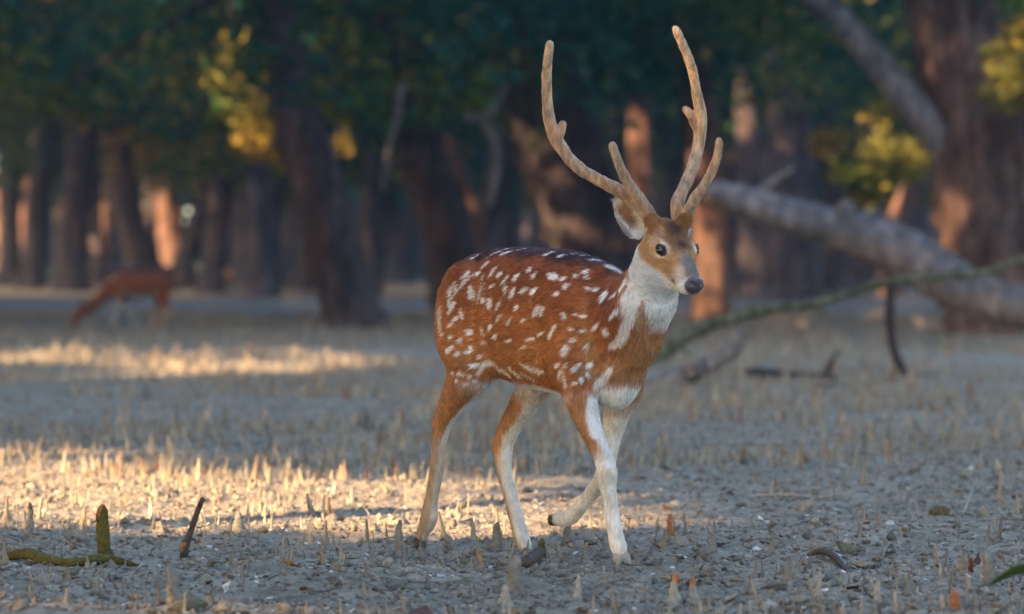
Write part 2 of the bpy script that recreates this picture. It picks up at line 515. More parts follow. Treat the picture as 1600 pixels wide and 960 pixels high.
def leaf_mat(name):
    m = bpy.data.materials.new(name); m.use_nodes = True; nt = m.node_tree
    for n in list(nt.nodes): nt.nodes.remove(n)
    out = nt.nodes.new('ShaderNodeOutputMaterial'); a = N(nt, 'ShaderNodeAttribute', attribute_name='col')
    d = nt.nodes.new('ShaderNodeBsdfDiffuse'); t = nt.nodes.new('ShaderNodeBsdfTranslucent'); mx = nt.nodes.new('ShaderNodeMixShader'); mx.inputs[0].default_value = .38
    nt.links.new(a.outputs['Color'], d.inputs['Color']); nt.links.new(a.outputs['Color'], t.inputs['Color'])
    nt.links.new(d.outputs[0], mx.inputs[1]); nt.links.new(t.outputs[0], mx.inputs[2]); nt.links.new(mx.outputs[0], out.inputs[0])
    return m
M_LEAF = leaf_mat('tree_leaves')
def bark_mat(name, c0, c1, scale=1.0):
    m, nt, b = new_mat(name)
    tc = N(nt, 'ShaderNodeTexCoord'); mp = N(nt, 'ShaderNodeMapping'); mp.inputs['Scale'].default_value = (1, 1, .22); nt.links.new(tc.outputs['Object'], mp.inputs[0])
    n1 = noise(nt, mp.outputs[0], 5.5 * scale, 6, .7, .8); n2 = noise(nt, tc.outputs['Object'], 1.3 * scale, 3, .5)
    base = ramp(nt, n1, [(.32, tuple(x * .35 for x in c0)), (.5, c0), (.68, c1)])
    base = mixc(nt, ramp(nt, n2, [(.42, (0, 0, 0)), (.62, (1, 1, 1))]), base, mixc(nt, 1.0, base, (1.5, 1.35, 1.25), 'MULTIPLY'))
    nt.links.new(base, b.inputs['Base Color']); b.inputs['Roughness'].default_value = .9; b.inputs['Specular IOR Level'].default_value = .15
    bump(nt, b, n1, 1.0, .05)
    return m
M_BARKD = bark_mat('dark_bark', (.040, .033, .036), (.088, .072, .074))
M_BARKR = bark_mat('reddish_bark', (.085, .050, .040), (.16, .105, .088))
M_BARKG = bark_mat('grey_weathered_bark', (.135, .126, .128), (.29, .27, .265), 1.6)
M_BARKM = bark_mat('mossy_grey_bark', (.10, .115, .075), (.26, .27, .22), 3)

GREENS = np.array([[.014, .046, .024], [.024, .054, .016], [.009, .038, .029], [.048, .062, .012], [.026, .044, .012], [.011, .044, .034]])
YEL = np.array([[.13, .102, .020], [.095, .092, .022], [.15, .108, .024]])
def leaves(centres, radii, n, size, seed, cull=True, zmin=2.2, yellow=.06):
    q = np.random.default_rng(seed)
    C_ = np.asarray(centres); R_ = np.asarray(radii)
    w_ = R_ ** 2.2; ci = q.choice(len(C_), n, p=w_ / w_.sum())
    d = q.standard_normal((n, 3)); d /= np.linalg.norm(d, axis=1)[:, None]; d[:, 2] *= .75
    P = C_[ci] + d * (R_[ci] * q.random(n) ** .45)[:, None]
    ok = P[:, 2] > zmin + .5 * fbm(P[:, 0] * .7, P[:, 1] * .7, None, 2)
    P, ci = P[ok], ci[ok]
    if cull:
        la = lit_amount(P); k = q.random(len(P)) > la * 1.02; P, ci = P[k], ci[k]
    m = len(P); s = size * q.lognormal(0, .25, m)
    a = q.standard_normal((m, 3)); a[:, 2] = a[:, 2] * .6 - .35; a /= np.linalg.norm(a, axis=1)[:, None]
    b = np.cross(a, q.standard_normal((m, 3))); b /= np.linalg.norm(b, axis=1)[:, None]
    V = np.stack([P - a * s[:, None] * .6, P + b * s[:, None] * .32, P + a * s[:, None] * .6, P - b * s[:, None] * .32], 1).reshape(-1, 3)
    F = np.arange(m * 4).reshape(-1, 4)
    cc = GREENS[q.integers(0, len(GREENS), len(C_))]; ys = q.random(len(C_)) < yellow; cc[ys] = YEL[q.integers(0, 3, ys.sum())]
    c = cc[ci] * q.uniform(.6, 1.5, m)[:, None]
    yl = q.random(m) < .012; c[yl] = YEL[q.integers(0, 3, yl.sum())]
    return V, F, np.repeat(np.clip(c * 1.65, .004, .6), 4, 0), P
def crown_obj(parent, loc, centres, radii, n, size, seed, **kw):
    V, F, c, _ = leaves(centres, radii, n, size, seed, **kw)
    if not len(F): return None
    return link_mesh('crown', np_mesh('crown', V, F, False, c, origin=loc), M_LEAF, parent)
def crown_clumps(cx, cy, cz, rx, rz, n, seed):
    q = np.random.default_rng(seed)
    d = q.standard_normal((n, 3)); d /= np.linalg.norm(d, axis=1)[:, None]
    r = q.random(n)[:, None] ** .4
    return np.array([cx, cy, cz]) + d * r * np.array([rx, rx, rz]), q.uniform(.55, 1.25, n) * rx * .26
def trunk_obj(parent, loc, rows, mat, seed, name='trunk', sides=28):
    """rows: world x, y, z, radius"""
    A = spline(rows, max(12, len(rows) * 7))
    V, F = tube_np(A[:, :3], A[:, 3], sides, True, .05, seed)
    ax = np.repeat(A[:, :3], sides, 0); ax = np.vstack([ax, A[0, :3], A[-1, :3]])
    rr = np.append(np.repeat(A[:, 3], sides), [A[0, 3], A[-1, 3]])
    nrm = V - ax; nrm /= np.linalg.norm(nrm, axis=1)[:, None] + 1e-9
    V = V + nrm * (rr * .20 * fbm(nrm[:, 0] * 2.2 + V[:, 0] * .3 + seed, nrm[:, 1] * 2.2, V[:, 2] * .55, 3))[:, None]
    V = V + nrm * (rr * .20 * fbm(V[:, 0] * 1.7 + 5, V[:, 1] * 1.7, V[:, 2] * 1.7 + seed, 3))[:, None]
    an = np.arctan2(nrm[:, 1], nrm[:, 0]); V = V + nrm * (rr * .10 * (np.abs(vnoise(an * 3.2 + 40, V[:, 2] * .35 + seed, V[:, 2] * 0)) - .35))[:, None]
    return link_mesh(name, mesh_vf(name, V, F, True, origin=loc), mat, parent)
def limbs(parent, loc, base, cl, rad, n, mat, seed):
    """limbs from the trunk top to clump centres, one mesh each"""
    q = np.random.default_rng(seed)
    pick = q.choice(len(cl), min(n, len(cl)), replace=False)
    for i in pick:
        e = cl[i]; mid = (base + e) / 2 + q.normal(0, .35, 3) + np.array([0, 0, -.2])
        V, F = tube_np(spline([np.append(base, rad), np.append(mid, rad * .6), np.append(e, rad * .2)], 7)[:, :3], [rad, rad * .85, rad * .7, rad * .55, rad * .42, rad * .3, rad * .15], 6, True, .05, seed)
        link_mesh('limb', mesh_vf('limb', V, F, True, origin=loc), mat, parent)
GT = 'trees standing across the mud flat'
def tree(base, path, mat, label, seed, crown=(5.0, 3.4, 34, 3600, .17), group=None, nl=5, zmin=2.4, yellow=.13, top=None, cname='mangrove_tree', ccz=None):
    """base (x,y,z); path rows world x,y,z,r"""
    loc = np.array(base, float); group = group or GT
    t = empty(cname, loc, label, 'tree', group)
    trunk_obj(t, loc, path, mat, seed)
    tp = np.array(path[-1][:3])
    if crown:
        rx, rz, nc, nl_, sz = crown
        cz = ccz if ccz else max(tp[2] + rz * .45, zmin + rz * .75)
        cl, cr = crown_clumps(tp[0], tp[1], cz, rx, rz, nc, seed)
        crown_obj(t, loc, cl, cr, nl_, sz, seed, zmin=zmin, yellow=yellow)
        if (group == GT and base[1] > 45) or (group != GT and base[0] < 0):            # upper crowns added out of view to keep sun off the trunks
            c2, r2 = crown_clumps(tp[0], tp[1], cz + (6.0 if group == GT else 8.0), 6.5, 3.6, 30, seed + 7)
            crown_obj(t, loc, c2, r2, 2000, .46, seed + 7, zmin=cz + 2.2, yellow=.02)
        if nl: limbs(t, loc, tp, cl, path[-1][3] * .6, nl, mat, seed)
    return t
def gz(x, y): return gh(x, y)
def px_path(Y, rows):
    """rows px,py,width_px,dY -> world path at distance Y"""
    out = []
    for (px, py, wd, dy) in rows:
        p = PX(px, py, Y + dy); out.append((p[0], p[1], p[2], wd * .5 * (Y + dy) / FPX))
    return out
def hero(Y, rows, mat, label, seed, **kw):
    p = px_path(Y, rows); b = p[0]; z = gz(b[0], b[1])
    p = [(b[0], b[1], z - .25, b[3] * 1.25)] + [q for q in p if q[2] > z - .1]
    return tree((b[0], b[1], z), p, mat, label, seed, **kw)
GT = 'trees standing across the mud flat'
hero(56, [(553, 512, 110, 0), (547, 480, 86, 0), (530, 430, 78, 0), (512, 360, 84, 0), (490, 270, 80, 0), (468, 190, 70, 0), (450, 90, 56, .4), (440, -60, 44, 1)], M_BARKD, 'thick dark trunk leaning left at centre-left, nearest left of the stag', 21, crown=(6.0, 3.8, 56, 9500, .16), ccz=5.6, zmin=2.9)
hero(74, [(722, 490, 110, 0), (712, 420, 90, 0), (694, 330, 96, 0), (664, 240, 82, 0), (640, 160, 74, 0), (620, 60, 60, 0), (610, -60, 50, 0)], M_BARKD, 'dark leaning trunk right behind the stag\'s rump', 22, crown=(6.5, 3.8, 56, 9500, .18), ccz=6.6, zmin=3.2)
hero(66, [(950, 499, 150, 0), (930, 410, 128, 0), (898, 310, 130, 0), (868, 210, 128, 0), (842, 100, 124, 0), (822, 0, 120, 0), (800, -120, 100, 0)], M_BARKD, 'widest dark trunk directly behind the stag\'s antlers', 23, crown=(6.5, 4, 56, 9500, .18), ccz=7.4, zmin=3.6)
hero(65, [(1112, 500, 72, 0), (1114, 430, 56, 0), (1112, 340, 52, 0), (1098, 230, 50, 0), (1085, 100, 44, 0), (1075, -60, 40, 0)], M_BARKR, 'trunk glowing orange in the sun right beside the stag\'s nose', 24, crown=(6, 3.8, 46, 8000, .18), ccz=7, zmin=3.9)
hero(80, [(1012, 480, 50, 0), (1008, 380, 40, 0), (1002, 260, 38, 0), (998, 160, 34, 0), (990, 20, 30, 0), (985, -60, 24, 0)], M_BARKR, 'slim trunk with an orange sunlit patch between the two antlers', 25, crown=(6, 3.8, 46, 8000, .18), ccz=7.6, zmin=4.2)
hero(96, [(1240, 476, 90, 0), (1238, 400, 86, 0), (1236, 300, 80, 0), (1230, 190, 74, 0), (1222, 60, 60, 0), (1215, -40, 50, 0)], M_BARKD, 'straight dark trunk behind the raised end of the fallen log', 26, crown=(5.5, 3.8, 46, 6000, .2), ccz=8.2, zmin=4.2)
hero(104, [(1178, 471, 56, 0), (1176, 380, 44, 0), (1172, 260, 40, 0), (1168, 140, 34, 0), (1164, 0, 30, 0)], M_BARKD, 'slender dark trunk just left of the straight dark one', 27, crown=(5, 3.6, 40, 5000, .2), ccz=8.4, zmin=4.6)
M_BARKH = bark_mat('rough_brown_bark', (.085, .056, .048), (.19, .13, .105), .8)
T7 = hero(50, [(1562, 520, 190, 0), (1556, 440, 165, 0), (1545, 340, 150, 0), (1528, 220, 138, 0), (1505, 110, 132, 0), (1482, 0, 126, 0), (1465, -110, 110, 0)], M_BARKH, 'huge rough reddish trunk at the right edge with a leaning limb', 28, crown=(5.2, 3.2, 44, 6000, .15), ccz=6.6, zmin=3.6)
tl = np.array(T7.location)
trunk_obj(T7, tl, px_path(50, [(1500, 262, 60, 0), (1455, 205, 52, -.2), (1412, 150, 50, -.3), (1368, 96, 46, -.4), (1322, 42, 44, -.4), (1272, -5, 42, -.4), (1200, -80, 34, -.3)]), M_BARKG, 29, 'limb', 12)
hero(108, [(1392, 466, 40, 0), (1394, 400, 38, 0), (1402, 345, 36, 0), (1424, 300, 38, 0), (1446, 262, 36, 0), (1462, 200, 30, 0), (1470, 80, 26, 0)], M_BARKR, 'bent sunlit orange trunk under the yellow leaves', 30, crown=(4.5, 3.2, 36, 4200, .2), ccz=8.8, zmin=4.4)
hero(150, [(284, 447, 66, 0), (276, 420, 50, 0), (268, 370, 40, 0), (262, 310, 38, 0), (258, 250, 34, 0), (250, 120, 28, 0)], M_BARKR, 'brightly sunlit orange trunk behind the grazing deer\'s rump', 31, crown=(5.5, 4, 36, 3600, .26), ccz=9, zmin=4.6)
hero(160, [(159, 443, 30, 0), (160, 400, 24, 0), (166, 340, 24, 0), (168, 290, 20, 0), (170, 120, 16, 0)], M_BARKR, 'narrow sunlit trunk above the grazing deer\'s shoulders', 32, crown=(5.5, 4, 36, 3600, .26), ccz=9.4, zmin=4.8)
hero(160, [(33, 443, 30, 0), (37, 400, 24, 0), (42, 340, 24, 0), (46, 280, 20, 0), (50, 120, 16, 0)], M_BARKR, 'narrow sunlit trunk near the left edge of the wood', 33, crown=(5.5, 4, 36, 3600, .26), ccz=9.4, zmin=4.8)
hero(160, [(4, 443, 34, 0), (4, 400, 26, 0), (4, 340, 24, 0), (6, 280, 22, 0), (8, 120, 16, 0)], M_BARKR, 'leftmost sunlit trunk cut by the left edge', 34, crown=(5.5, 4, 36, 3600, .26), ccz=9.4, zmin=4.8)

# darker trunks filling the wood
q0 = np.random.default_rng(5)
def where(px):
    return ('at the far left of the wood' if px < 120 else 'behind the grazing deer' if px < 300 else 'left of the leaning trunk' if px < 480 else 'between leaning trunk and stag' if px < 700 else 'above the stag\'s back' if px < 1040 else
            'behind the fallen log' if px < 1420 else 'beyond the huge right trunk')
order = sorted(range(len(FILL)), key=lambda i: FILL[i][0]); FLAB = {}
ORD = ['first', 'second', 'third', 'fourth', 'fifth', 'sixth', 'seventh', 'eighth', 'ninth', 'tenth', 'eleventh', 'twelfth']
cnt_ = {}
for i in order:
    px, Y, wd = FILL[i]; wname = where(px); cnt_[wname] = cnt_.get(wname, 0) + 1
    FLAB[i] = ('thick' if wd > 36 else 'slim' if wd < 28 else 'plain') + ' dark trunk, ' + ORD[cnt_[wname] - 1] + ' from left of those ' + wname
for i, (px, Y, wd) in enumerate(FILL):
    ln = q0.normal(0, 24)
    rows = [(px + ln, HZ + CAMZ * FPX / Y - 6, wd * 1.35, 0), (px + ln * .6, 400, wd, 0), (px + q0.normal(0, 5), 320, wd * .92, 0), (px - ln * .5, 200, wd * .85, 0), (px - ln, 60, wd * .7, 0)]
    hero(Y, rows, M_BARKD, FLAB[i], 60 + i, crown=(5.8, 4.4, 40, 5200, .27), nl=2, ccz=7.2 + q0.uniform(-.5, 1.6), zmin=2.5 + Y * .006)

# low leafy boughs with yellow-green leaves hanging into the gaps
def bough(px, py, Y, r, n, label, seed, size=.14, yellow=.9, rows=None, cat='bough'):
    c = PX(px, py, Y)
    pts = rows or [(px - 60, py - 120), (px, py)]
    A = [PX(a, b, Y) for a, b in pts]
    o = empty('leafy_bough', A[0], label, cat)
    q = np.random.default_rng(seed)
    cc = np.array([PX(a, b, Y) for a, b in (spline([(*p, 0) for p in pts], 7)[2:, :2])])
    cc = cc + q.normal(0, r * .25, cc.shape)
    V, F, c_, _ = leaves(cc, np.full(len(cc), r), n, size, seed, zmin=.5, yellow=yellow, cull=False)
    link_mesh('foliage', np_mesh('foliage', V, F, False, c_, origin=A[0]), M_LEAF, o)
    V, F = tube_np(A, np.linspace(.04, .012, len(A)), 6, True)
    link_mesh('branch', mesh_vf('branch', V, F, origin=A[0]), M_BARKD, o)
bough(0, 0, 62, .34, 260, 'yellow-green leafy bough hanging left of the leaning trunk', 201, rows=[(370, -40), (352, 60), (346, 130), (345, 180)])
bough(0, 0, 64, .50, 520, 'wide bough of sunlit yellow leaves beside the leaning trunk', 202, rows=[(330, 90), (370, 160), (392, 205), (420, 245)])
bough(0, 0, 58, .22, 170, 'small round tuft of bright yellow leaves right of the leaning trunk', 203, rows=[(520, 120), (530, 200), (536, 238)])
bough(0, 0, 60, .50, 480, 'bough of bright yellow leaves left of the huge right-hand trunk', 204, rows=[(1460, 150), (1360, 205), (1400, 235), (1440, 250)])
bough(0, 0, 62, .40, 600, 'drooping olive-green bough above the fallen log', 205, rows=[(1290, 180), (1300, 240), (1340, 280), (1380, 300)], yellow=.5)
bough(0, 0, 48, .42, 420, 'yellow-green leaves beside the huge trunk at the right edge', 206, rows=[(1640, -60), (1600, 20), (1590, 90), (1585, 150)], yellow=.7)

# the far wood as one mass
def far_wood():
    q = np.random.default_rng(9)
    n = 520; C_ = np.stack([q.uniform(-75, 75, n), q.uniform(185, 250, n), q.uniform(4.5, 24, n)], 1)
    V, F, c, _ = leaves(C_, q.uniform(2, 4, n), 90000, .85, 9, cull=False, zmin=3.6, yellow=.03)
    tr = []
    for i in range(150):
        x, y = q.uniform(-55, 55), q.uniform(170, 260); r = q.uniform(.2, .6)
        tr.append(tube_np([(x, y, -.2), (x + q.normal(0, .3), y, 3), (x + q.normal(0, .8), y, 9)], [r * 1.3, r, r * .7], 7))
    VT, FT = join_vf(tr)
    o = link_mesh('far_wood', np_mesh('far_wood', V, F, False, c), M_LEAF); tag(o, 'dense dark mass of distant trees closing the view', 'wood', kind='stuff')
    link_mesh('trunks', mesh_vf('trunks', VT, FT), M_BARKD, o)['kind'] = 'stuff'
    # undergrowth wall between the far trunks
    n = 420; C_ = np.stack([q.uniform(-75, 75, n), q.uniform(225, 262, n), q.uniform(.3, 8, n)], 1)
    V, F, c, _ = leaves(C_, q.uniform(1.5, 3.4, n), 60000, .7, 19, cull=False, zmin=-1, yellow=0)
    o2 = link_mesh('undergrowth', np_mesh('undergrowth', V, F, False, c * .7), M_LEAF); tag(o2, 'dark undergrowth behind the farthest trunks', 'undergrowth', kind='stuff')
far_wood()

# unseen grove, added around the view so its crowns shade the flat
def grove():
    q = np.random.default_rng(31); k = 0
    spots = []
    for ix in range(4):
        for iy in range(12):
            x = -12.5 - 8 * ix + q.normal(0, .8); y = -27 + 8 * iy + (4 if ix % 2 else 0) + q.normal(0, .8)
            if x > -.16 * y - 5.5 and y > 0: continue
            spots.append((x, y))
    for iy in range(14):
        y = 58 + iy * 9.5; spots.append((-.16 * y - 6.5 + q.normal(0, .8), y)); spots.append((-.16 * y - 15 + q.normal(0, 1), y + 5)); spots.append((-.16 * y - 24 + q.normal(0, 1), y))
    for iy in range(13):
        y = 4 + iy * 12
        spots.append((.16 * y + 10 + q.normal(0, .8), y)); spots.append((.16 * y + 21 + q.normal(0, .8), y + 6))
    for ix in range(7): spots.append((-14 + 9 * ix, -22 + q.normal(0, 1)))
    for (x, y) in spots:
        far = y > 60
        z = -.1; r = q.uniform(.22, .4)
        path = [(x, y, z - .2, r * 1.4), (x + q.normal(0, .2), y, 1.5, r), (x + q.normal(0, .5), y + q.normal(0, .3), 4.2, r * .8)]
        tree((x, y, z), path, M_BARKD, 'unseen tree with a dense dark green crown, added to shade the clearing', 400 + k, crown=(5.8, 6.2, 54, 4000, .48), nl=2, zmin=2.4, group='unseen trees added to shade the clearing', ccz=8.8)
        k += 1
    print('grove', k)
grove()

# ---- fallen log, arching branch, driftwood
def wood(name, label, cat, Y, rows, mat, seed, sides=14, extra=()):
    p = px_path(Y, rows); loc = np.array(p[0][:3])
    o = trunk_obj(None, loc, p, mat, seed, name, sides); o.location = loc
    tag(o, label, cat)
    for nm, rws, mt in extra:
        trunk_obj(o, loc, px_path(Y, rws), mt, seed + 1, nm, 9)
    return o
wood('fallen_log', 'big grey fallen log sloping down to the right behind the stag', 'log', 45,
     [(1108, 294, 26, 0), (1122, 302, 36, 0), (1180, 322, 46, 0), (1250, 343, 56, 0), (1325, 362, 64, 0), (1400, 388, 76, 0), (1460, 422, 78, -.3), (1520, 456, 72, -.6), (1600, 480, 66, -1), (1700, 498, 62, -1.5), (1800, 508, 56, -2)], M_BARKG, 51, 18,
     [('knot', [(1322, 352, 40, -.1), (1322, 332, 34, -.1), (1320, 318, 26, -.1)], M_BARKG), ('branch', [(1170, 322, 16, .1), (1190, 298, 13, .1), (1215, 280, 10, .1), (1240, 262, 5, .1)], M_BARKG),
      ('branch_stub', [(1330, 345, 16, 0), (1360, 334, 11, 0), (1385, 333, 6, 0)], M_BARKG)])
wood('arching_branch', 'long thin mossy branch arching up to the right edge', 'branch', 30,
     [(960, 590, 16, .2), (1015, 560, 22, 0), (1045, 544, 26, 0), (1062, 531, 20, 0), (1098, 512, 24, 0), (1120, 505, 17, 0), (1165, 491, 18, 0), (1183, 487, 22, 0), (1225, 481, 14, 0), (1262, 476, 18, 0), (1290, 470, 14, 0), (1350, 452, 15, 0), (1400, 440, 15, 0), (1460, 434, 13, 0), (1530, 428, 12, 0), (1600, 405, 11, 0), (1700, 380, 9, 0)], M_BARKM, 52, 12,
     [('prop_branch', [(1392, 440, 13, 0), (1391, 480, 15, 0), (1392, 520, 14, 0), (1399, 556, 15, 0), (1414, 584, 16, 0), (1426, 596, 8, 0)], M_BARKD),
      *[('twig', [(a, b, 7, 0), (a + dx_, b + dy_, 5, 0), (a + dx_ * 1.9, b + dy_ * 1.5, 2.5, 0)], M_BARKM) for a, b, dx_, dy_ in ((1098, 512, 12, -16), (1183, 487, -10, -18), (1262, 474, 20, 12), (1338, 456, 16, -12), (1482, 432, 18, -16), (1545, 424, 14, 12), (1058, 534, 14, 16))],
      ('trailing_twig', [(1418, 588, 8, 0), (1450, 590, 9, 0), (1500, 596, 7, 0), (1560, 598, 6, 0), (1590, 610, 4, 0)], M_BARKD)])
wood('driftwood', 'pale weathered driftwood lying behind the stag\'s chest', 'driftwood', 28,
     [(985, 612, 18, .2), (1030, 604, 28, 0), (1070, 588, 32, 0), (1110, 568, 26, 0), (1145, 548, 26, 0), (1158, 522, 22, 0)], M_BARKG, 53, 12, [('knot', [(1085, 585, 22, -.1), (1078, 566, 16, -.1)], M_BARKG)])
wood('driftwood', 'dark short driftwood piece with an upright twig, below the arching branch', 'driftwood', 29,
     [(1166, 584, 18, 0), (1190, 590, 26, 0), (1230, 594, 27, 0), (1270, 592, 18, 0), (1305, 590, 10, 0)], M_BARKD, 54, 12, [('twig', [(1290, 590, 10, 0), (1296, 572, 10, 0), (1308, 550, 6, 0)], M_BARKD)])
wood('driftwood', 'thin low driftwood stick in front of the dark piece', 'driftwood', 27.5, [(1272, 604, 12, 0), (1295, 607, 13, 0), (1330, 605, 9, 0), (1368, 605, 8, 0)], M_BARKD, 55, 9)
wood('driftwood', 'flat grey chunk of wood on the shaded mud at left', 'driftwood', 27.6, [(358, 608, 10, 0), (380, 604, 15, 0), (402, 606, 10, 0)], M_BARKG, 56, 9)
wood('hanging_branch', 'pale hanging branch left of the trunk behind the stag\'s rump', 'branch', 58, [(628, 130, 12, 0), (618, 190, 12, 0), (606, 250, 10, 0), (598, 296, 6, 0)], M_BARKG, 57, 8)
wood('crooked_branch', 'pale crooked branch running down the trunk behind the rump', 'branch', 60, [(700, 215, 12, 0), (712, 255, 14, 0), (732, 300, 18, 0), (745, 350, 16, 0), (758, 410, 14, 0), (762, 470, 12, 0)], M_BARKR, 58, 9)
wood('forked_branch', 'pale forked branch left of the widest trunk', 'branch', 58, [(728, 185, 12, 0), (755, 182, 14, 0), (775, 165, 12, 0), (790, 130, 10, 0)], M_BARKG, 59, 8, [('fork', [(752, 186, 9, 0), (772, 220, 11, 0), (776, 260, 12, 0), (766, 320, 8, 0)], M_BARKG)])
st = PX(350, 452, 148); V, F = uvsphere((0, 0, 0), np.eye(3)[[2, 0, 1]], (.62, .46, .4), 18, 12); V = V * (1 + .3 * fbm(V[:, 0] * 3, V[:, 1] * 3, V[:, 2] * 3, 3)[:, None])
mo_ = link_mesh('mud_mound', mesh_vf('mud_mound', V, F), M_BARKR); mo_.location = (st[0], st[1], gz(st[0], st[1])); tag(mo_, 'pale sunlit mound at the foot of the wood', 'mound')
print('trees done')
# ================================================================ the spotted stag
TH = math.radians(52)
cT, sT = math.cos(TH), math.sin(TH)
DX0, DY0 = (850 - 800) * 11.1 / FPX, 11.1
def L(px, py, t):
    k = (px - 800.0) / FPX
    s = (k * (DY0 + t * cT) - DX0 - t * sT) / (cT + k * sT)
    Y = DY0 - s * sT + t * cT
    return np.array([s, t, CAMZ - (py - HZ) * Y / FPX])
def W2L(p):
    p = np.asarray(p, float); x = p[..., 0] - DX0; y = p[..., 1] - DY0
    return np.stack([x * cT - y * sT, x * sT + y * cT, p[..., 2]], -1)
def L2W(p):
    p = np.asarray(p, float)
    return np.stack([DX0 + p[..., 0] * cT + p[..., 1] * sT, DY0 - p[..., 0] * sT + p[..., 1] * cT, p[..., 2]], -1)
def chainL(rows, dt=None):
    return [np.append(L(a, b, t), r * .92) for a, b, t, r in rows]
def toW(v):
    v = np.asarray(v, float)
    return np.array([v[0] * cT - v[1] * sT, v[0] * sT + v[1] * cT, v[2]])   # world dir -> local dir

# head frame (world)
E0w = PX(1057, 389, 10.66)
Fw = np.array([.365, -.62, -.70]); Fw /= np.linalg.norm(Fw)
Lw = np.array([.862, .507, 0.0]); Lw -= Fw * np.dot(Lw, Fw); Lw /= np.linalg.norm(Lw)
Nw = np.cross(Fw, Lw)
if Nw[2] < 0: Nw = -Nw
E0, HF, HL, HN = W2L(E0w), toW(Fw), toW(Lw), toW(Nw)
HR = np.array([HF, HL, HN])
def H(f, l, n): return E0 + HF * f + HL * l + HN * n
def Hinv(P):
    Q = P - E0
    return Q @ HF, Q @ HL, Q @ HN

RH = chainL([(735, 575, -.105, .066), (727, 597, -.11, .056), (713, 618, -.11, .044), (701, 640, -.105, .034), (692, 663, -.10, .0265), (687, 688, -.098, .0195), (684, 715, -.095, .0205),
             (681, 740, -.092, .019), (677, 765, -.09, .019), (672, 793, -.088, .020), (670, 812, -.086, .0235), (662, 830, -.085, .0185), (657, 842, -.085, .0175)])
LH = chainL([(842, 585, .085, .062), (828, 615, .085, .046), (818, 633, .085, .041), (804, 655, .085, .035), (792, 677, .083, .032), (786, 697, .082, .029), (786, 717, .08, .0245), (788, 742, .08, .021),
             (795, 764, .08, .020), (803, 797, .078, .0205), (810, 822, .076, .0215), (816, 843, .075, .021), (822, 858, .074, .0175)])
RF = chainL([(905, 600, -.105, .058), (907, 620, -.105, .047), (912, 637, -.103, .040), (918, 658, -.10, .0335), (927, 680, -.098, .029), (937, 702, -.095, .0255), (944, 720, -.092, .0245), (949, 739, -.09, .0265),
             (950, 757, -.09, .0225), (953, 779, -.088, .0185), (957, 808, -.086, .0190), (961, 830, -.084, .0190), (965, 849, -.082, .0215), (969, 862, -.08, .019)])
LF = chainL([(975, 610, .10, .055), (966, 640, .095, .040), (959, 669, .09, .031), (953, 695, .087, .0275), (949, 717, .085, .0255), (945, 744, .083, .0265),
             (930, 764, .08, .0215), (912, 786, .08, .0195), (897, 803, .08, .0205), (888, 810, .08, .0215), (877, 811, .08, .018), (868, 812, .08, .017)])

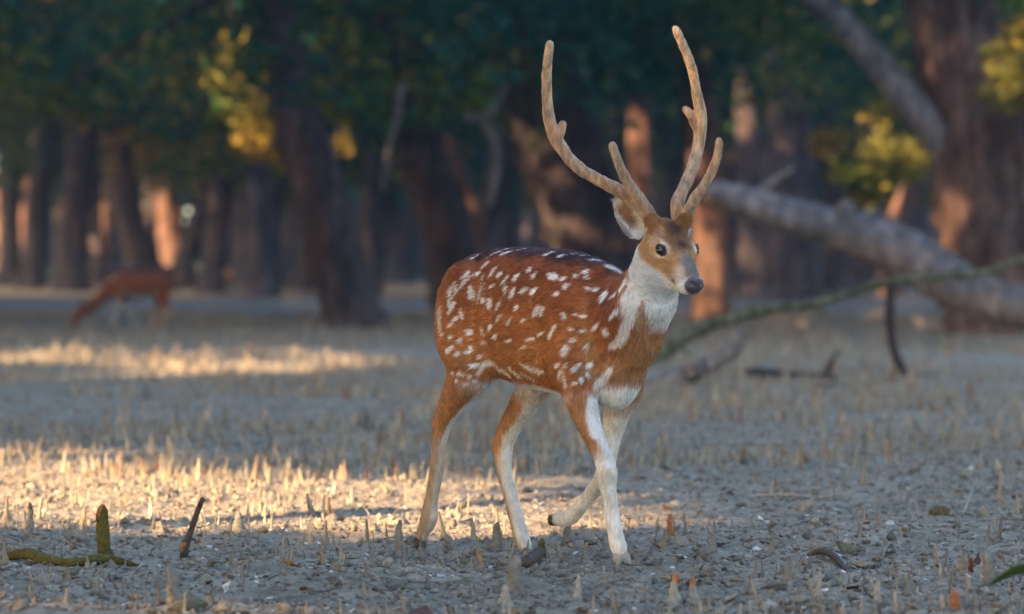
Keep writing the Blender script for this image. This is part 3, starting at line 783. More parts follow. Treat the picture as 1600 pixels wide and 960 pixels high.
def eye_ax(sd):
    A = HL * sd * .80 + HF * .34 + HN * .42; A /= np.linalg.norm(A)
    B = HF - A * (HF @ A); B /= np.linalg.norm(B)
    return A, B, np.cross(A, B) * (1 if np.cross(A, B) @ HN > 0 else -1)
def eye_c(sd): return H(.007, .0560 * sd, .001)
def build_stag():
    f = Field((-.50, -.27, -.03), (.74, .27, 1.08), .0045)
    # x, cy, cz, hy, hz
    T = [(-.410, 0, .735, .02, .03), (-.395, 0, .738, .052, .072), (-.36, 0, .732, .084, .122), (-.30, 0, .722, .110, .158), (-.20, 0, .710, .132, .184), (-.08, 0, .697, .144, .200),
         (.05, 0, .687, .150, .205), (.16, 0, .674, .142, .207), (.26, 0, .655, .122, .205), (.33, 0, .64, .098, .185), (.385, 0, .64, .072, .145), (.415, 0, .65, .045, .095), (.43, 0, .655, .015, .03)]
    T = [(a, b, c, d * .97, e) for a, b, c, d, e in T]
    f.loft(T, .01)
    # haunch, thigh and shoulder masses
    for sd in (-1, 1):
        f.ellipsoid((-.285, .070 * sd, .69), (.112, .066, .165), k=.03)
        f.ellipsoid((.235, .082 * sd, .625), (.095, .058, .150), k=.03)
    f.ellipsoid((-.20, -.085, .62), (.085, .055, .13), k=.03)
    f.cone((-.24, .07, .62), LH[0][:3], .08, LH[0][3], .04)
    f.cone((-.26, -.08, .62), RH[0][:3], .08, RH[0][3], .04)
    f.cone((.25, -.08, .62), RF[0][:3], .07, RF[0][3], .03)
    f.cone((.27, .08, .60), LF[0][:3], .065, LF[0][3], .03)
    # breast, brisket
    f.ellipsoid(L(966, 590, -.01), (.055, .055, .085), k=.04)
    f.ellipsoid(L(998, 530, .0), (.050, .060, .080), k=.04)
    # tail
    f.cone((-.39, 0, .80), (-.435, 0, .68), .024, .026, .02)
    f.cone((-.435, 0, .68), (-.43, 0, .58), .026, .012, .02)
    for c in (RH, LH, RF, LF): f.chain(spline(c, len(c) * 3), .010)
    # hocks (heel point) and knees
    f.cone(L(684, 655, -.10), L(688, 675, -.10), .015, .012, .02)
    f.cone(L(776, 693, .085), L(779, 712, .085), .017, .012, .02)
    f.ellipsoid(L(951, 738, -.10), (.02, .018, .026), k=.015)
    # dewclaws
    for p in (L(664, 815, -.10), L(660, 814, -.08), L(806, 843, .065), L(812, 846, .085), L(958, 851, -.09), L(880, 822, .085)):
        f.cone(p, p + np.array([-.004, 0, -.012]), .008, .005, .006)
    # neck
    NK = [L(960, 510, 0), L(988, 494, 0), L(1010, 466, 0), L(1023, 430, 0), L(1031, 398, 0)]
    nr = [.106, .088, .070, .056, .049]
    f.chain([np.append(p, r) for p, r in zip(NK, nr)], .045)
    f.cone(NK[-1], H(-.055, 0, -.02), .056, .050, .035)
    # head
    f.ellipsoid(H(-.050, 0, -.018), (.062, .050, .052), HR, .02)
    f.ellipsoid(H(-.008, 0, -.012), (.060, .053, .040), HR, .02)
    f.ellipsoid(H(.004, .040, .000), (.030, .021, .020), HR, .015)
    f.ellipsoid(H(.004, -.040, .000), (.030, .021, .020), HR, .015)
    f.cone(H(.01, 0, -.022), H(.075, 0, -.020), .044, .033, .02)
    f.cone(H(.07, 0, -.020), H(.118, 0, -.020), .035, .030, .02)
    f.ellipsoid(H(.116, .016, -.026), (.027, .0225, .021), HR, .012)
    f.ellipsoid(H(.116, -.016, -.026), (.027, .0225, .021), HR, .012)
    f.ellipsoid(H(.020, .026, -.050), (.050, .024, .036), HR, .02)
    f.ellipsoid(H(.020, -.026, -.050), (.050, .024, .036), HR, .02)
    f.cone(H(-.035, 0, -.066), H(.055, 0, -.062), .036, .025, .025)
    f.cone(H(.05, 0, -.062), H(.105, 0, -.047), .025, .0165, .015)
    # nose pad
    f.ellipsoid(H(.138, 0, -.006), (.0150, .0300, .0235), HR, .006)
    for sd in (-1, 1):
        f.ellipsoid(H(.146, .0160 * sd, .0040), (.010, .0074, .0068), HR, .003, carve=True)
        f.ellipsoid(H(.143, .0235 * sd, .001), (.009, .0050, .0036), HR, .003, carve=True)
    # mouth line
    for sd in (-1, 1):
        f.cone(H(.138, .006 * sd, -.0405), H(.085, .030 * sd, -.0445), .0022, .0030, .003, carve=True)
    # eye sockets, brow and lids
    for sd in (-1, 1):
        f.ellipsoid(eye_c(sd) + eye_ax(sd)[0] * .012, (.0150, .0160, .0112), eye_ax(sd), .004, carve=True)
        f.cone(H(-.018, .050 * sd, .006), H(.018, .050 * sd, .008), .008, .006, .012)
    # pedicles
    for (px, py) in ((1021, 350), (1071, 346)):
        q = W2L(PX(px, py - 3, 10.685)); f.cone(H(-.05, 0.55 * ((q - E0) @ HL), .015), q, .022, .0195, .012)
    V, F = f.mesh()
    V = relax(V, F, 2, .5)
    n = vnormals(V, F); s, t, z = V.T
    fh, lh, nh = Hinv(V); head = (fh > -.12) & (nh > -.13)
    b = np.where(head, 0, sstep(.50, .60, z)); lg = sstep(.56, .46, z)
    V = V + n * (b * .0050 * fbm(s * 9, t * 9, z * 7, 2) + b * .0022 * fbm(s * 26 + 4, t * 26, z * 14, 2) + lg * .0016 * fbm(s * 70, t * 70, z * 9, 2))[:, None]
    # shoulder blade edge, elbow crease, flank fold
    for pts, amp, wd in (([(-.155, .80), (-.150, .70), (-.165, .60), (-.14, .53)], -.0075, .013), ([(.115, .78), (.130, .66), (.125, .56), (.17, .50)], -.006, .016), ([(.02, .70), (.03, .56)], -.003, .02), ([(-.06, .72), (-.04, .56)], -.003, .02)):
        A = spline(pts, 16); d = np.min(np.hypot(s[:, None] - A[None, :, 0], z[:, None] - A[None, :, 1]), 1)
        V = V + n * (amp * np.exp(-(d / wd) ** 2) * (np.abs(t) > .04) * b)[:, None]
    return V, F
SV, SF = build_stag()
SNm = vnormals(SV, SF)
print('stag verts', len(SV))

# ---- coat colours (albedo)
C_RUST = np.array([.41, .140, .046]); C_RUSTD = np.array([.20, .058, .030]); C_DORS = np.array([.055, .028, .035])
C_WHITE = np.array([.84, .83, .82]); C_TAN = np.array([.50, .30, .16]); C_LEGT = np.array([.40, .27, .17])
C_FACE = np.array([.50, .28, .135]); C_GREY = np.array([.25, .205, .185]); C_BLACK = np.array([.018, .014, .018])
C_LEGW = np.array([.76, .72, .68])
def segd(P, chain):
    best = np.full(len(P), 9.0); par = np.zeros(len(P))
    acc = 0
    for a, b in zip(chain[:-1], chain[1:]):
        ab = b[:3] - a[:3]; t = np.clip(((P - a[:3]) @ ab) / (ab @ ab), 0, 1)
        d = np.linalg.norm(P - a[:3] - t[:, None] * ab, axis=1) - (a[3] + (b[3] - a[3]) * t)
        m = d < best; best[m] = d[m]; par[m] = (acc + t[m]); acc += 1
    return best, par / (len(chain) - 1)
def mixv(a, b, w): return a * (1 - w[:, None]) + b * w[:, None]

def coat(P, Nn):
    """albedo at points P (local), normals Nn (local); also returns fur length and region masks"""
    n = len(P); s, t, z = P.T
    g = fbm(s * 14, t * 14, z * 14, 3); g2 = fbm(s * 45 + 5, t * 45, z * 45, 2)
    # torso
    c = np.tile(C_RUST, (n, 1))
    top = np.interp(s, [-.4, -.3, -.1, .1, .3, .4], [.81, .878, .897, .889, .868, .82])
    below = top - z
    c = mixv(c, C_RUSTD, sstep(.26, .02, below + .05 * g) * .8)
    c = mixv(c, C_DORS, sstep(.040, .012, below + .010 * g) * sstep(-.36, -.26, s) * sstep(.36, .31, s))
    hind = sstep(-.25, -.36, s); c = mixv(c, np.array([.52, .25, .10]), hind * .55)
    low = np.interp(s, [-.4, -.25, -.1, .05, .2, .35], [.52, .515, .512, .503, .48, .50])
    wb = sstep(.012, -.012, z - low + .006 * g) * sstep(-.24, -.19, s)
    dl = np.minimum(np.minimum(segd(P, RH)[0], segd(P, LH)[0]), np.minimum(segd(P, RF)[0], segd(P, LF)[0]))
    c = mixv(c, C_WHITE, wb * sstep(-.004, .018, dl) * sstep(.05, -.35, Nn[:, 2]))
    c = mixv(c, np.array([.50, .225, .085]), sstep(.72, .58, z) * sstep(.50, .54, z) * .55 * (s < .3) * (1 - wb))
    # inner groin
    gr = sstep(.60, .54, z) * sstep(-.08, -.14, s) * sstep(.05, -.3, Nn[:, 1] * np.sign(t)) * sstep(-.42, -.3, s)
    c = mixv(c, C_LEGW, gr)
    # breast: white brisket, brown upper breast
    br = sstep(.26, .34, s) * sstep(.54, .49, z + .02 * g) * sstep(.085, .065, np.abs(t)); c = mixv(c, C_WHITE * .95, br)
    # rump patch / tail
    tl = sstep(-.405, -.425, s) * (z < .79); c = mixv(c, C_WHITE * .9, tl * sstep(.0, .02, np.abs(t)) * .8)
    # neck
    f_, l_, n_ = Hinv(P)
    nk0 = L(975, 505, 0); nk1 = L(1028, 400, 0); ax = nk1 - nk0; Ln = np.linalg.norm(ax); ax /= Ln
    u = (P - nk0) @ ax / Ln
    front = Nn[:, 0] * .8 - Nn[:, 1] * .25 - Nn[:, 2] * .1
    SBN = L(972, 450, -.08)[0]
    isneck = sstep(.26, .44, u + .05 * g) * sstep(SBN - .025, SBN + .025, s - .25 * (z - .80) * 0)
    cn = mixv(np.tile(np.array([.40, .22, .12]), (n, 1)), C_WHITE * .96, sstep(.10, .48, front + .20 * g + .10 * g2) * sstep(.0, -.03, n_))
    c = mixv(c, cn, isneck)
    upb = sstep(.30, .36, s) * sstep(.50, .54, z + .02 * g) * (1 - sstep(.05, .35, u)) * sstep(.2, .6, Nn[:, 0])
    c = mixv(c, np.array([.40, .20, .085]), upb)
    # legs
    flen = np.full(n, .019)
    flen += .008 * sstep(.05, .0, below) + .010 * hind
    hoof = np.zeros(n, bool)
    for name, ch, sd in (('RH', RH, -1), ('LH', LH, 1), ('RF', RF, -1), ('LF', LF, 1)):
        d, u = segd(P, ch)
        m = (d < (.014 if name[1] == 'H' else .024)) & (u > .001)
        if name in ('RF', 'LF'): m &= z < .50
        else: m &= z < .60
        outer = Nn[:, 1] * sd
        rear = -Nn[:, 0]
        if name == 'RH':
            thr = np.interp(u, [0, .25, .45], [-.25, .12, .40]); wi = sstep(thr + .12, thr - .12, outer + .10 * g); up = np.tile(np.array([.46, .215, .085]), (n, 1))
            lowc = mixv(np.tile(C_LEGT * .95, (n, 1)), C_LEGW, sstep(.80, .45, outer + .1 * g) * .5)
            ul = sstep(.34, .46, u + .05 * g)
        elif name == 'LH':
            wi = sstep(-.35, -.62, rear + .12 * g); up = np.tile(np.array([.48, .235, .10]), (n, 1))
            lowc = mixv(np.tile(C_LEGT * 1.25, (n, 1)), C_LEGW, sstep(.1, -.5, rear) * .85)
            ul = sstep(.45, .60, u + .05 * g)
        elif name == 'RF':
            thr = np.interp(u, [0, .12, .3, .5], [.30, .42, .56, .75]); wi = sstep(thr + .10, thr - .10, outer + .14 * g); up = np.tile(np.array([.46, .215, .085]), (n, 1))
            lowc = np.tile(C_LEGW * np.array([1., .97, .93]), (n, 1)); ul = sstep(.36, .50, u + .06 * g)
            kn = np.exp(-(np.linalg.norm(P - L(950, 736, -.115), axis=1) / .014) ** 2); lowc = mixv(lowc, C_LEGT, kn * .35)
        else:
            wi = sstep(.75, .45, outer + .1 * g); up = np.tile(C_RUST, (n, 1))
            lowc = np.tile(C_LEGW * .95, (n, 1)); ul = sstep(.3, .5, u)
            lowc = mixv(lowc, C_LEGT * .5, sstep(.90, .99, u) * .6)
        cl = mixv(up, C_LEGW * 1.05, wi); cl = mixv(cl, lowc, ul)
        fade = np.where(z < .42, sstep(.024, .014, d), sstep(.014, .004, d)) * sstep(.0, .16, u)
        w_ = np.where(m, fade, 0)
        c = mixv(c, cl, w_)
        flen = np.where(m, flen * (1 - w_) + w_ * np.interp(u, [0, .3, .5, 1], [.018, .010, .006, .005]), flen)
        hm = (u > .985) & (d < .012)
        hoof |= hm & (name in ('RH', 'LF'))
    # head
    hd = (f_ > -.115) & (np.abs(l_) < .10) & (n_ > -.115) & (n_ < .09) & (f_ < .18)
    hw = np.where(hd, sstep(-.105, -.06, f_ - .35 * (n_ + .03) * 0), 0)
    ch = np.tile(C_FACE, (n, 1))
    al = np.abs(l_)
    # crown: deeper rust, dark forehead patch, bridge
    ch = mixv(ch, np.array([.33, .15, .06]), sstep(.025, -.025, f_) * sstep(-.02, .01, n_))
    dk = np.exp(-((f_ + .042) / .028) ** 2 - (l_ / .024) ** 2) + .85 * np.exp(-((f_ - .018) / .020) ** 2 - (l_ / .028) ** 2) * (n_ > -.02) * .8
    ch = mixv(ch, np.array([.06, .038, .042]), np.clip(dk * (1.25 + .5 * g2), 0, 1) * .9)
    ch = mixv(ch, np.array([.66, .50, .36]), sstep(.03, .0, np.abs(f_ + .035)) * sstep(.030, .042, al) * (n_ > -.01) * .55)
    ch = mixv(ch, np.array([.62, .56, .50]), sstep(.060, .085, f_) * sstep(.014, .024, al) * (n_ > -.05) * .75)
    ch = mixv(ch, C_GREY, sstep(.035, .065, f_ + .01 * g2) * sstep(.030, .014, al) * (n_ > -.035))
    # pale temple / eye ring / cheek
    er = np.sqrt(((f_ - .012) / 1.30) ** 2 + ((n_ - .006)) ** 2 + ((al - .062) / 1.2) ** 2)
    ring = sstep(.0245, .016, er + .005 * g2)
    ch = mixv(ch, np.array([.62, .49, .35]), ring * .45)
    cres = sstep(.031, .022, er * 1.12 + .004 * g2) * np.clip(sstep(.004, .014, n_ - .006) + sstep(.0, -.010, n_ - .004) * sstep(.0, .02, f_), 0, 1); ch = mixv(ch, np.array([.80, .70, .58]), cres * np.clip(.50 + .9 * g2, 0, 1))
    ch = mixv(ch, C_BLACK * 1.5, sstep(.0170, .0150, er) * sstep(.035, .042, al))
    tear = np.exp(-((f_ - .026) / .009) ** 2 - ((al - .047) / .006) ** 2 - ((n_ + .012) / .012) ** 2); ch = mixv(ch, C_BLACK * 2, np.clip(tear, 0, 1) * .6)
    mz = sstep(.114, .126, f_ + .25 * (al - .02)); ch = mixv(ch, C_WHITE * .85, mz * sstep(.012, .024, al + np.maximum(-n_ - .03, 0)))
    under = sstep(-.040, -.056, n_ + .12 * (f_ - .05) * 0); ch = mixv(ch, C_WHITE, under)
    ch = mixv(ch, C_WHITE * .9, sstep(-.05, -.085, f_) * sstep(.03, .045, al) * (n_ < -.02) * .6)
    mo = sstep(.012, .004, np.abs(f_ - .088)) * sstep(.012, .005, np.abs(n_ + .042)) ; ch = mixv(ch, np.array([.12, .06, .05]), mo * .6)
    nose = ((f_ - .138) / .0215) ** 2 + (l_ / .0315) ** 2 + ((n_ + .006) / .0255) ** 2
    noseM = sstep(1.18, .95, nose) * hd
    lipl = hd & (np.abs(n_ + .0405) < .003) & (f_ > .08) & (f_ < .14)
    c = mixv(c, ch, hw)
    c = mixv(c, np.array([.085, .070, .088]), noseM)
    c[lipl] = c[lipl] * .25
    # pedicle caps
    for (px, py) in ((1021, 350), (1071, 346)):
        q = W2L(PX(px, py - 5, 10.68)); d = np.linalg.norm(P - q, axis=1)
        c = mixv(c, np.array([.34, .165, .06]), sstep(.042, .026, d)); flen = np.where(d < .037, .010, flen)
    flen = np.where(hw > .5, np.where(f_ > .03, .006, .009) + .006 * sstep(-.04, -.06, n_), flen)
    flen = np.where(isneck * (1 - hw) > .5, .019, flen)
    c[hoof] = C_BLACK * 1.3
    flen = np.minimum(flen, np.interp(z, [0, .15, .40, .52, .62], [.004, .005, .008, .012, .03]))
    flen = np.where(hd & (er < .03), np.minimum(flen, .003), flen)
    bare = (noseM > .3) | hoof | ((er < .0155) & (al > .035) & hd) | lipl
    flen = np.where(bare, 0, flen)
    c = c * (1 + .16 * g2 + .16 * g)[:, None]
    wet = (noseM > .3) | hoof
    st = np.where(z > .5, .34 * fbm(s * 60, t * 130, z * 150, 2), .34 * fbm(s * 190, t * 190, z * 36, 3)); c = c * (1 + st)[:, None]
    brs = sstep(.18, .42, fbm(s * 50 + 9, t * 50, z * 16, 2)) * (z < .47) * (1 - hw); c = mixv(c, np.array([.34, .22, .13]), brs * .22)
    return np.clip(c, .005, .9), flen, wet

# ---- white markings traced on the visible flank, mirrored on the far one
SPOTS = """705,456,7,4,60 713,448,7,3,50 729,430,6,5,100 738,457,9,6,45 751,460,7,4,80 704,474,7,3,60 708,478,7,4,150 723,491,7,4,40 713,498,4,5,90 704,488,5,3,90
748,427,6,5,30 755,438,5,3,60 772,424,9,4,140 781,430,7,3,140 791,437,7,3,160 808,433,7,4,150 829,422,6,3,150 835,431,6,4,155 770,447,5,3,0 760,413,5,3,160
792,451,6,5,40 802,458,7,5,150 819,454,7,5,0 835,455,8,4,160 757,469,6,5,90 766,474,7,5,130 780,477,6,3,140 808,480,6,3,90 839,487,9,5,150 781,497,6,3,155 797,502,8,4,165 820,500,6,3,175
767,511,6,3,145 775,525,6,4,165 797,532,6,3,165 819,542,7,3,165 829,530,6,3,160 733,519,6,5,20 721,532,5,5,0 706,527,4,4,90 706,508,3,4,90 704,546,5,8,80 716,553,6,4,0 731,550,7,4,160 738,546,6,4,20
751,556,4,5,110 743,570,4,7,90 737,571,4,5,90 708,583,3,5,90 719,582,4,4,90 725,585,4,3,0 734,588,4,5,80 742,595,4,5,100 728,600,6,3,150 714,594,5,4,150 755,514,3,4,90 756,521,4,3,0 757,535,5,3,0
806,583,6,5,0 832,576,17,5,165 824,588,9,2,165 791,582,8,4,30 780,576,6,5,40
846,521,7,4,165 864,518,9,4,155 893,515,6,3,10 912,517,5,3,170 932,509,8,4,150 947,517,6,7,100 848,487,7,5,150 883,493,6,4,50 900,491,4,3,10 912,494,6,3,10 866,432,9,7,40 881,436,6,4,20 885,448,6,4,150 872,459,5,4,20
917,425,5,4,20 919,434,5,4,60 920,451,6,3,40 932,453,5,4,10 945,462,7,9,60 960,460,3,4,90 962,486,5,8,70 956,494,3,6,80 901,432,5,4,50
884,548,8,9,60 897,532,5,4,60 918,541,6,5,140 899,576,6,5,130 906,569,3,5,100 922,570,5,7,80 918,585,4,4,100 908,593,5,4,0 898,599,6,3,0 886,571,4,4,60 872,570,4,8,80 875,585,4,6,70
975,443,6,6,90 978,461,6,6,80"""
DORSAL = """770,388,9,3,155 789,392,11,4,15 798,395,8,3,15 823,390,5,3,30 833,387,6,3,40 860,397,7,4,30 873,386,8,4,30 881,401,7,3,0 899,399,5,3,0 914,401,6,4,20 920,397,6,3,45 932,408,5,6,40 940,405,5,7,60 947,400,4,5,60 956,420,6,8,50 964,424,5,6,60 745,402,5,3,30"""
def parse(txt): return [tuple(float(q) for q in r.split(',')) for r in txt.split()]
def to_surface(bvh, px, py):
    o = Vector((0, 0, CAMZ)); d = Vector(PX(px, py, 1.0)) - o; d.normalize()
    h = bvh.ray_cast(o, d)
    return (np.array(h[0]), np.array(h[1])) if h[0] is not None else None
BV = BVHTree.FromPolygons([tuple(v) for v in L2W(SV)], [tuple(int(i) for i in q) for q in SF])
MARKS = []     # centre, axis u, axis v, half lengths (local)
for im, (px, py, a, b, an) in enumerate(parse(SPOTS) + parse(DORSAL)):
    cl_ = 1.5 if im < len(parse(SPOTS)) else 1.05
    h = to_surface(BV, px, py)
    if h is None: continue
    q, nl = W2L(h[0]), toW(h[1])
    def axis(ang, r):
        e = []
        for sg in (-1, 1):
            hh = to_surface(BV, px + sg * r * math.cos(ang), py + sg * r * math.sin(ang))
            if hh is not None and np.linalg.norm(W2L(hh[0]) - q) < .06: e.append(sg * (W2L(hh[0]) - q))
        if not e: return None
        return sum(e) / len(e)
    ua, va = axis(math.radians(an), a), axis(math.radians(an + 90), b)
    if ua is None or va is None: continue
    la, lb = np.linalg.norm(ua), np.linalg.norm(va); kk = h[0][1] / FPX
    if py > 578 and px < 745: cl_ = 1.0
    ua, va = ua / la, va / lb; la, lb = min(la, cl_ * a * kk) * .78, min(lb, cl_ * b * kk) * .80
    MARKS.append((q, ua, va, la, lb, nl))
    if q[2] > .55 and abs(q[1]) > .03:
        m_ = np.array([1, -1, 1]); MARKS.append((q * m_, ua * m_, va * m_, la, lb, nl * m_))
# longer white strokes: flank fold line, groin line, neck streaks
STROKES = [[(757, 440, 2), (759, 470, 2), (756, 500, 1.5), (757, 530, 1.5)], [(748, 585, 3), (755, 572, 5), (765, 567, 6), (776, 570, 4), (786, 580, 3)], [(703, 470, 3), (716, 455, 3), (728, 440, 3), (742, 428, 2)],
           [(878, 575, 2), (882, 590, 3), (884, 604, 3)], [(690, 480, 5), (690, 500, 5), (692, 525, 4)],
           [(975, 520, 10), (965, 535, 8), (955, 540, 5)], [(985, 495, 8), (975, 515, 9)],
           [(930, 605, 7), (945, 590, 7), (955, 575, 5)], [(925, 625, 8), (922, 650, 8), (930, 680, 7)]]
SPTS = []
for st in STROKES:
    A = spline(st, 14)
    for (px, py, r) in A:
        h = to_surface(BV, px, py)
        if h is not None: SPTS.append(np.append(W2L(h[0]), r * h[0][1] / FPX))
SPTS = np.array(SPTS)
# brown throat wedge and collar on the front of the neck
BROWN = [[(984, 412, 4), (980, 432, 6), (976, 452, 6)], [(1032, 520, 5), (1036, 536, 8)], [(1003, 474, 4), (1004, 492, 7), (1008, 510, 9)], [(1000, 500, 9), (1010, 530, 14), (1020, 552, 14), (1005, 570, 14)], [(985, 545, 12), (970, 570, 10), (990, 560, 12)], [(1032, 548, 9), (1022, 565, 9)], [(1010, 598, 9), (1006, 580, 12)]]
BPTS = []
for st in BROWN:
    for (px, py, r) in spline(st, 12):
        h = to_surface(BV, px, py)
        if h is not None: BPTS.append(np.append(W2L(h[0]), r * h[0][1] / FPX))
BPTS = np.array(BPTS)

def paint(P, Nn, jit=None):
    c, fl, wet = coat(P, Nn)
    Q = P if jit is None else P + jit
    wgt = np.zeros(len(P)); BN = fbm(P[:, 0] * 90, P[:, 1] * 90, P[:, 2] * 30, 2)
    for q in BPTS:
        d = np.linalg.norm(Q - q[:3], axis=1); wgt = np.maximum(wgt, sstep(q[3] * 1.45, q[3] * .45, d + .004 * BN))
    c = mixv(c, np.array([.43, .225, .105]), wgt * .85)
    wgt[:] = 0
    for q in SPTS:
        d = np.linalg.norm(Q - q[:3], axis=1); wgt = np.maximum(wgt, sstep(q[3] * 1.3, q[3] * .6, d) * .8)
    for (m, u, v, a, b, nl) in MARKS:
        D = Q - m; near = np.abs(D).max(1) < max(a, b) * 2.2
        if not near.any(): continue
        D = D[near]; x = D @ u; y = D @ v
        zz = D @ nl
        rj = .30 * fbm(Q[near, 0] * 130, Q[near, 1] * 130, Q[near, 2] * 130, 2)
        r = rj + np.sqrt((x / a) ** 2 + (y / b) ** 2 + (zz / (max(a, b) * 1.8)) ** 2)
        wgt[near] = np.maximum(wgt[near], sstep(1.35, .80, r))
    c = mixv(c, C_WHITE, wgt * (fl > 0))
    return c, fl, wet

scol, sfl, swet = paint(SV, SNm)
# ---- materials
def coat_mat(name, rough=.75, curves=False):
    m, nt, b = new_mat(name)
    a = N(nt, 'ShaderNodeAttribute', attribute_name='col')
    if curves:
        nt.links.new(a.outputs['Color'], b.inputs['Base Color'])
        b.inputs['Roughness'].default_value = .55
        b.inputs['Specular IOR Level'].default_value = .25
    else:
        tc = N(nt, 'ShaderNodeTexCoord')
        nz = noise(nt, tc.outputs['Object'], 260, 3)
        nt.links.new(mixc(nt, .35, a.outputs['Color'], mixc(nt, nz, (.5, .5, .5), (1.2, 1.2, 1.2)), 'MULTIPLY'), b.inputs['Base Color'])
        w = N(nt, 'ShaderNodeAttribute', attribute_name='wet')
        mr = N(nt, 'ShaderNodeMapRange'); nt.links.new(w.outputs['Fac'], mr.inputs[0]); mr.inputs[3].default_value = .8; mr.inputs[4].default_value = .38
        nt.links.new(mr.outputs[0], b.inputs['Roughness'])
        b.inputs['Specular IOR Level'].default_value = .35
        bump(nt, b, noise(nt, tc.outputs['Object'], 420, 2), .35, .002)
    return m
M_COAT = coat_mat('deer_coat'); M_FUR = coat_mat('deer_fur', curves=True)

stag = empty('spotted_deer', (DX0, DY0, 0), 'large white-spotted rust brown stag with tall velvet antlers walking over the mud', 'deer')
stag.rotation_euler = (0, 0, -TH)
def add_wet(me, wv):
    a = me.attributes.new('wet', 'FLOAT', 'POINT'); a.data.foreach_set('value', wv.astype(np.float32))
me = np_mesh('body', SV, SF, True, scol); add_wet(me, swet)
body = link_mesh('body', me, M_COAT, stag)

def make_fur(name, V, F, nrm, paintf, count, comb, parent, mat, seed=3, lift=.32, rad=.00062, lenf=1.0):
    r = np.random.default_rng(seed)
    A = V[F[:, 0]]; B = V[F[:, 1]]; C_ = V[F[:, 2]]; D_ = V[F[:, 3]]
    ar = .5 * np.linalg.norm(np.cross(C_ - A, D_ - B), axis=1)
    fi = r.choice(len(F), count, p=ar / ar.sum())
    u, v = r.random(count)[:, None], r.random(count)[:, None]
    P = (A[fi] * (1 - u) + B[fi] * u) * (1 - v) + (D_[fi] * (1 - u) + C_[fi] * u) * v
    Nn = (nrm[F[fi, 0]] * (1 - u) + nrm[F[fi, 1]] * u) * (1 - v) + (nrm[F[fi, 3]] * (1 - u) + nrm[F[fi, 2]] * u) * v
    Nn /= np.linalg.norm(Nn, axis=1)[:, None] + 1e-9
    g = comb(P, Nn)
    # clumps: coherent direction noise
    for j in range(3):
        g[:, j] += .45 * fbm(P[:, 0] * 34 + j * 31, P[:, 1] * 34, P[:, 2] * 34, 2) + r.normal(0, .13, count)
    g -= Nn * (g * Nn).sum(1)[:, None]; g /= np.linalg.norm(g, axis=1)[:, None] + 1e-9
    c, fl, wet = paintf(P, Nn, g * .0065 * np.clip((P[:, 2:3] - .40) / .2, 0, 1) + r.normal(0, .0019, (count, 3)))
    k = fl > 0
    P, Nn, c, fl, g = P[k], Nn[k], c[k], fl[k], g[k]; m = len(P)
    ln = fl * lenf * r.uniform(.6, 1.15, m)
    lf = lift + .15 * fbm(P[:, 0] * 25, P[:, 1] * 25, P[:, 2] * 25, 2)
    K = 4
    pts = np.zeros((m, K, 3))
    for i in range(K):
        x = i / (K - 1)
        pts[:, i] = P + g * (ln * x)[:, None] + Nn * (ln * lf * (x - .42 * x * x))[:, None] - Nn * .0005 - np.array([0, 0, 1.0]) * (ln * (0 if name == 'head_fur' else .12) * x * x)[:, None]
    hc = bpy.data.hair_curves.new(name)
    hc.add_curves([K] * m)
    hc.attributes['position'].data.foreach_set('vector', pts.astype(np.float32).ravel()) if 'position' in hc.attributes else None
    ra = hc.attributes.get('radius') or hc.attributes.new('radius', 'FLOAT', 'POINT')
    rr = np.tile(np.array([1, .95, .7, .18], np.float32) * rad, m) * np.repeat(np.clip(ln / .012, .55, 1.1), K)
    ra.data.foreach_set('value', rr.astype(np.float32))
    ca = hc.attributes.new('col', 'FLOAT_COLOR', 'CURVE')
    cc = np.ones((m, 4), np.float32); cc[:, :3] = np.clip(c * (r.uniform(.58, 1.42, m) if name != 'head_fur' else r.uniform(.5, 1.5, m))[:, None], 0, .92)
    ca.data.foreach_set('color', cc.ravel())
    o = bpy.data.objects.new(name, hc); COL.objects.link(o); hc.materials.append(mat); o.parent = parent
    return o
def comb_stag(P, Nn):
    m = len(P); g = np.tile(np.array([-1.0, 0, -.22]), (m, 1))
    s, t, z = P.T
    legw = sstep(.58, .48, z); g = mixv(g, np.array([-.15, 0, -1.0]), legw)
    g = mixv(g, np.array([-.35, 0, -1.0]), sstep(-.26, -.38, s) * .8)
    nk = sstep(.30, .42, s) * (z > .5); g = mixv(g, np.array([-.35, 0, -1.0]), nk)
    f_, l_, n_ = Hinv(P)
    hd = sstep(-.12, -.08, f_) * (np.abs(l_) < .11) * (n_ > -.13)
    back = np.tile(-HF, (m, 1)) + HL[None] * (l_ * 8)[:, None] - HN[None] * .15
    g = mixv(g, back, hd)
    g = g / np.linalg.norm(g, axis=1)[:, None]
    return g
def on_head(P):
    f_, l_, n_ = Hinv(P); return (f_ > -.10) & (np.abs(l_) < .10) & (n_ > -.115) & (n_ < .09)
def paint_body(P, Nn, jit=None):
    c, fl, w = paint(P, Nn, jit); return c, np.where(on_head(P), 0, fl), w
hm_ = on_head(SV[SF[:, 0]])
make_fur('body_fur', SV, SF[~hm_], SNm, paint, 200000, comb_stag, stag, M_FUR)
make_fur('head_fur', SV, SF[hm_], SNm, paint, 60000, comb_stag, stag, M_FUR, 9, .38, .00032)

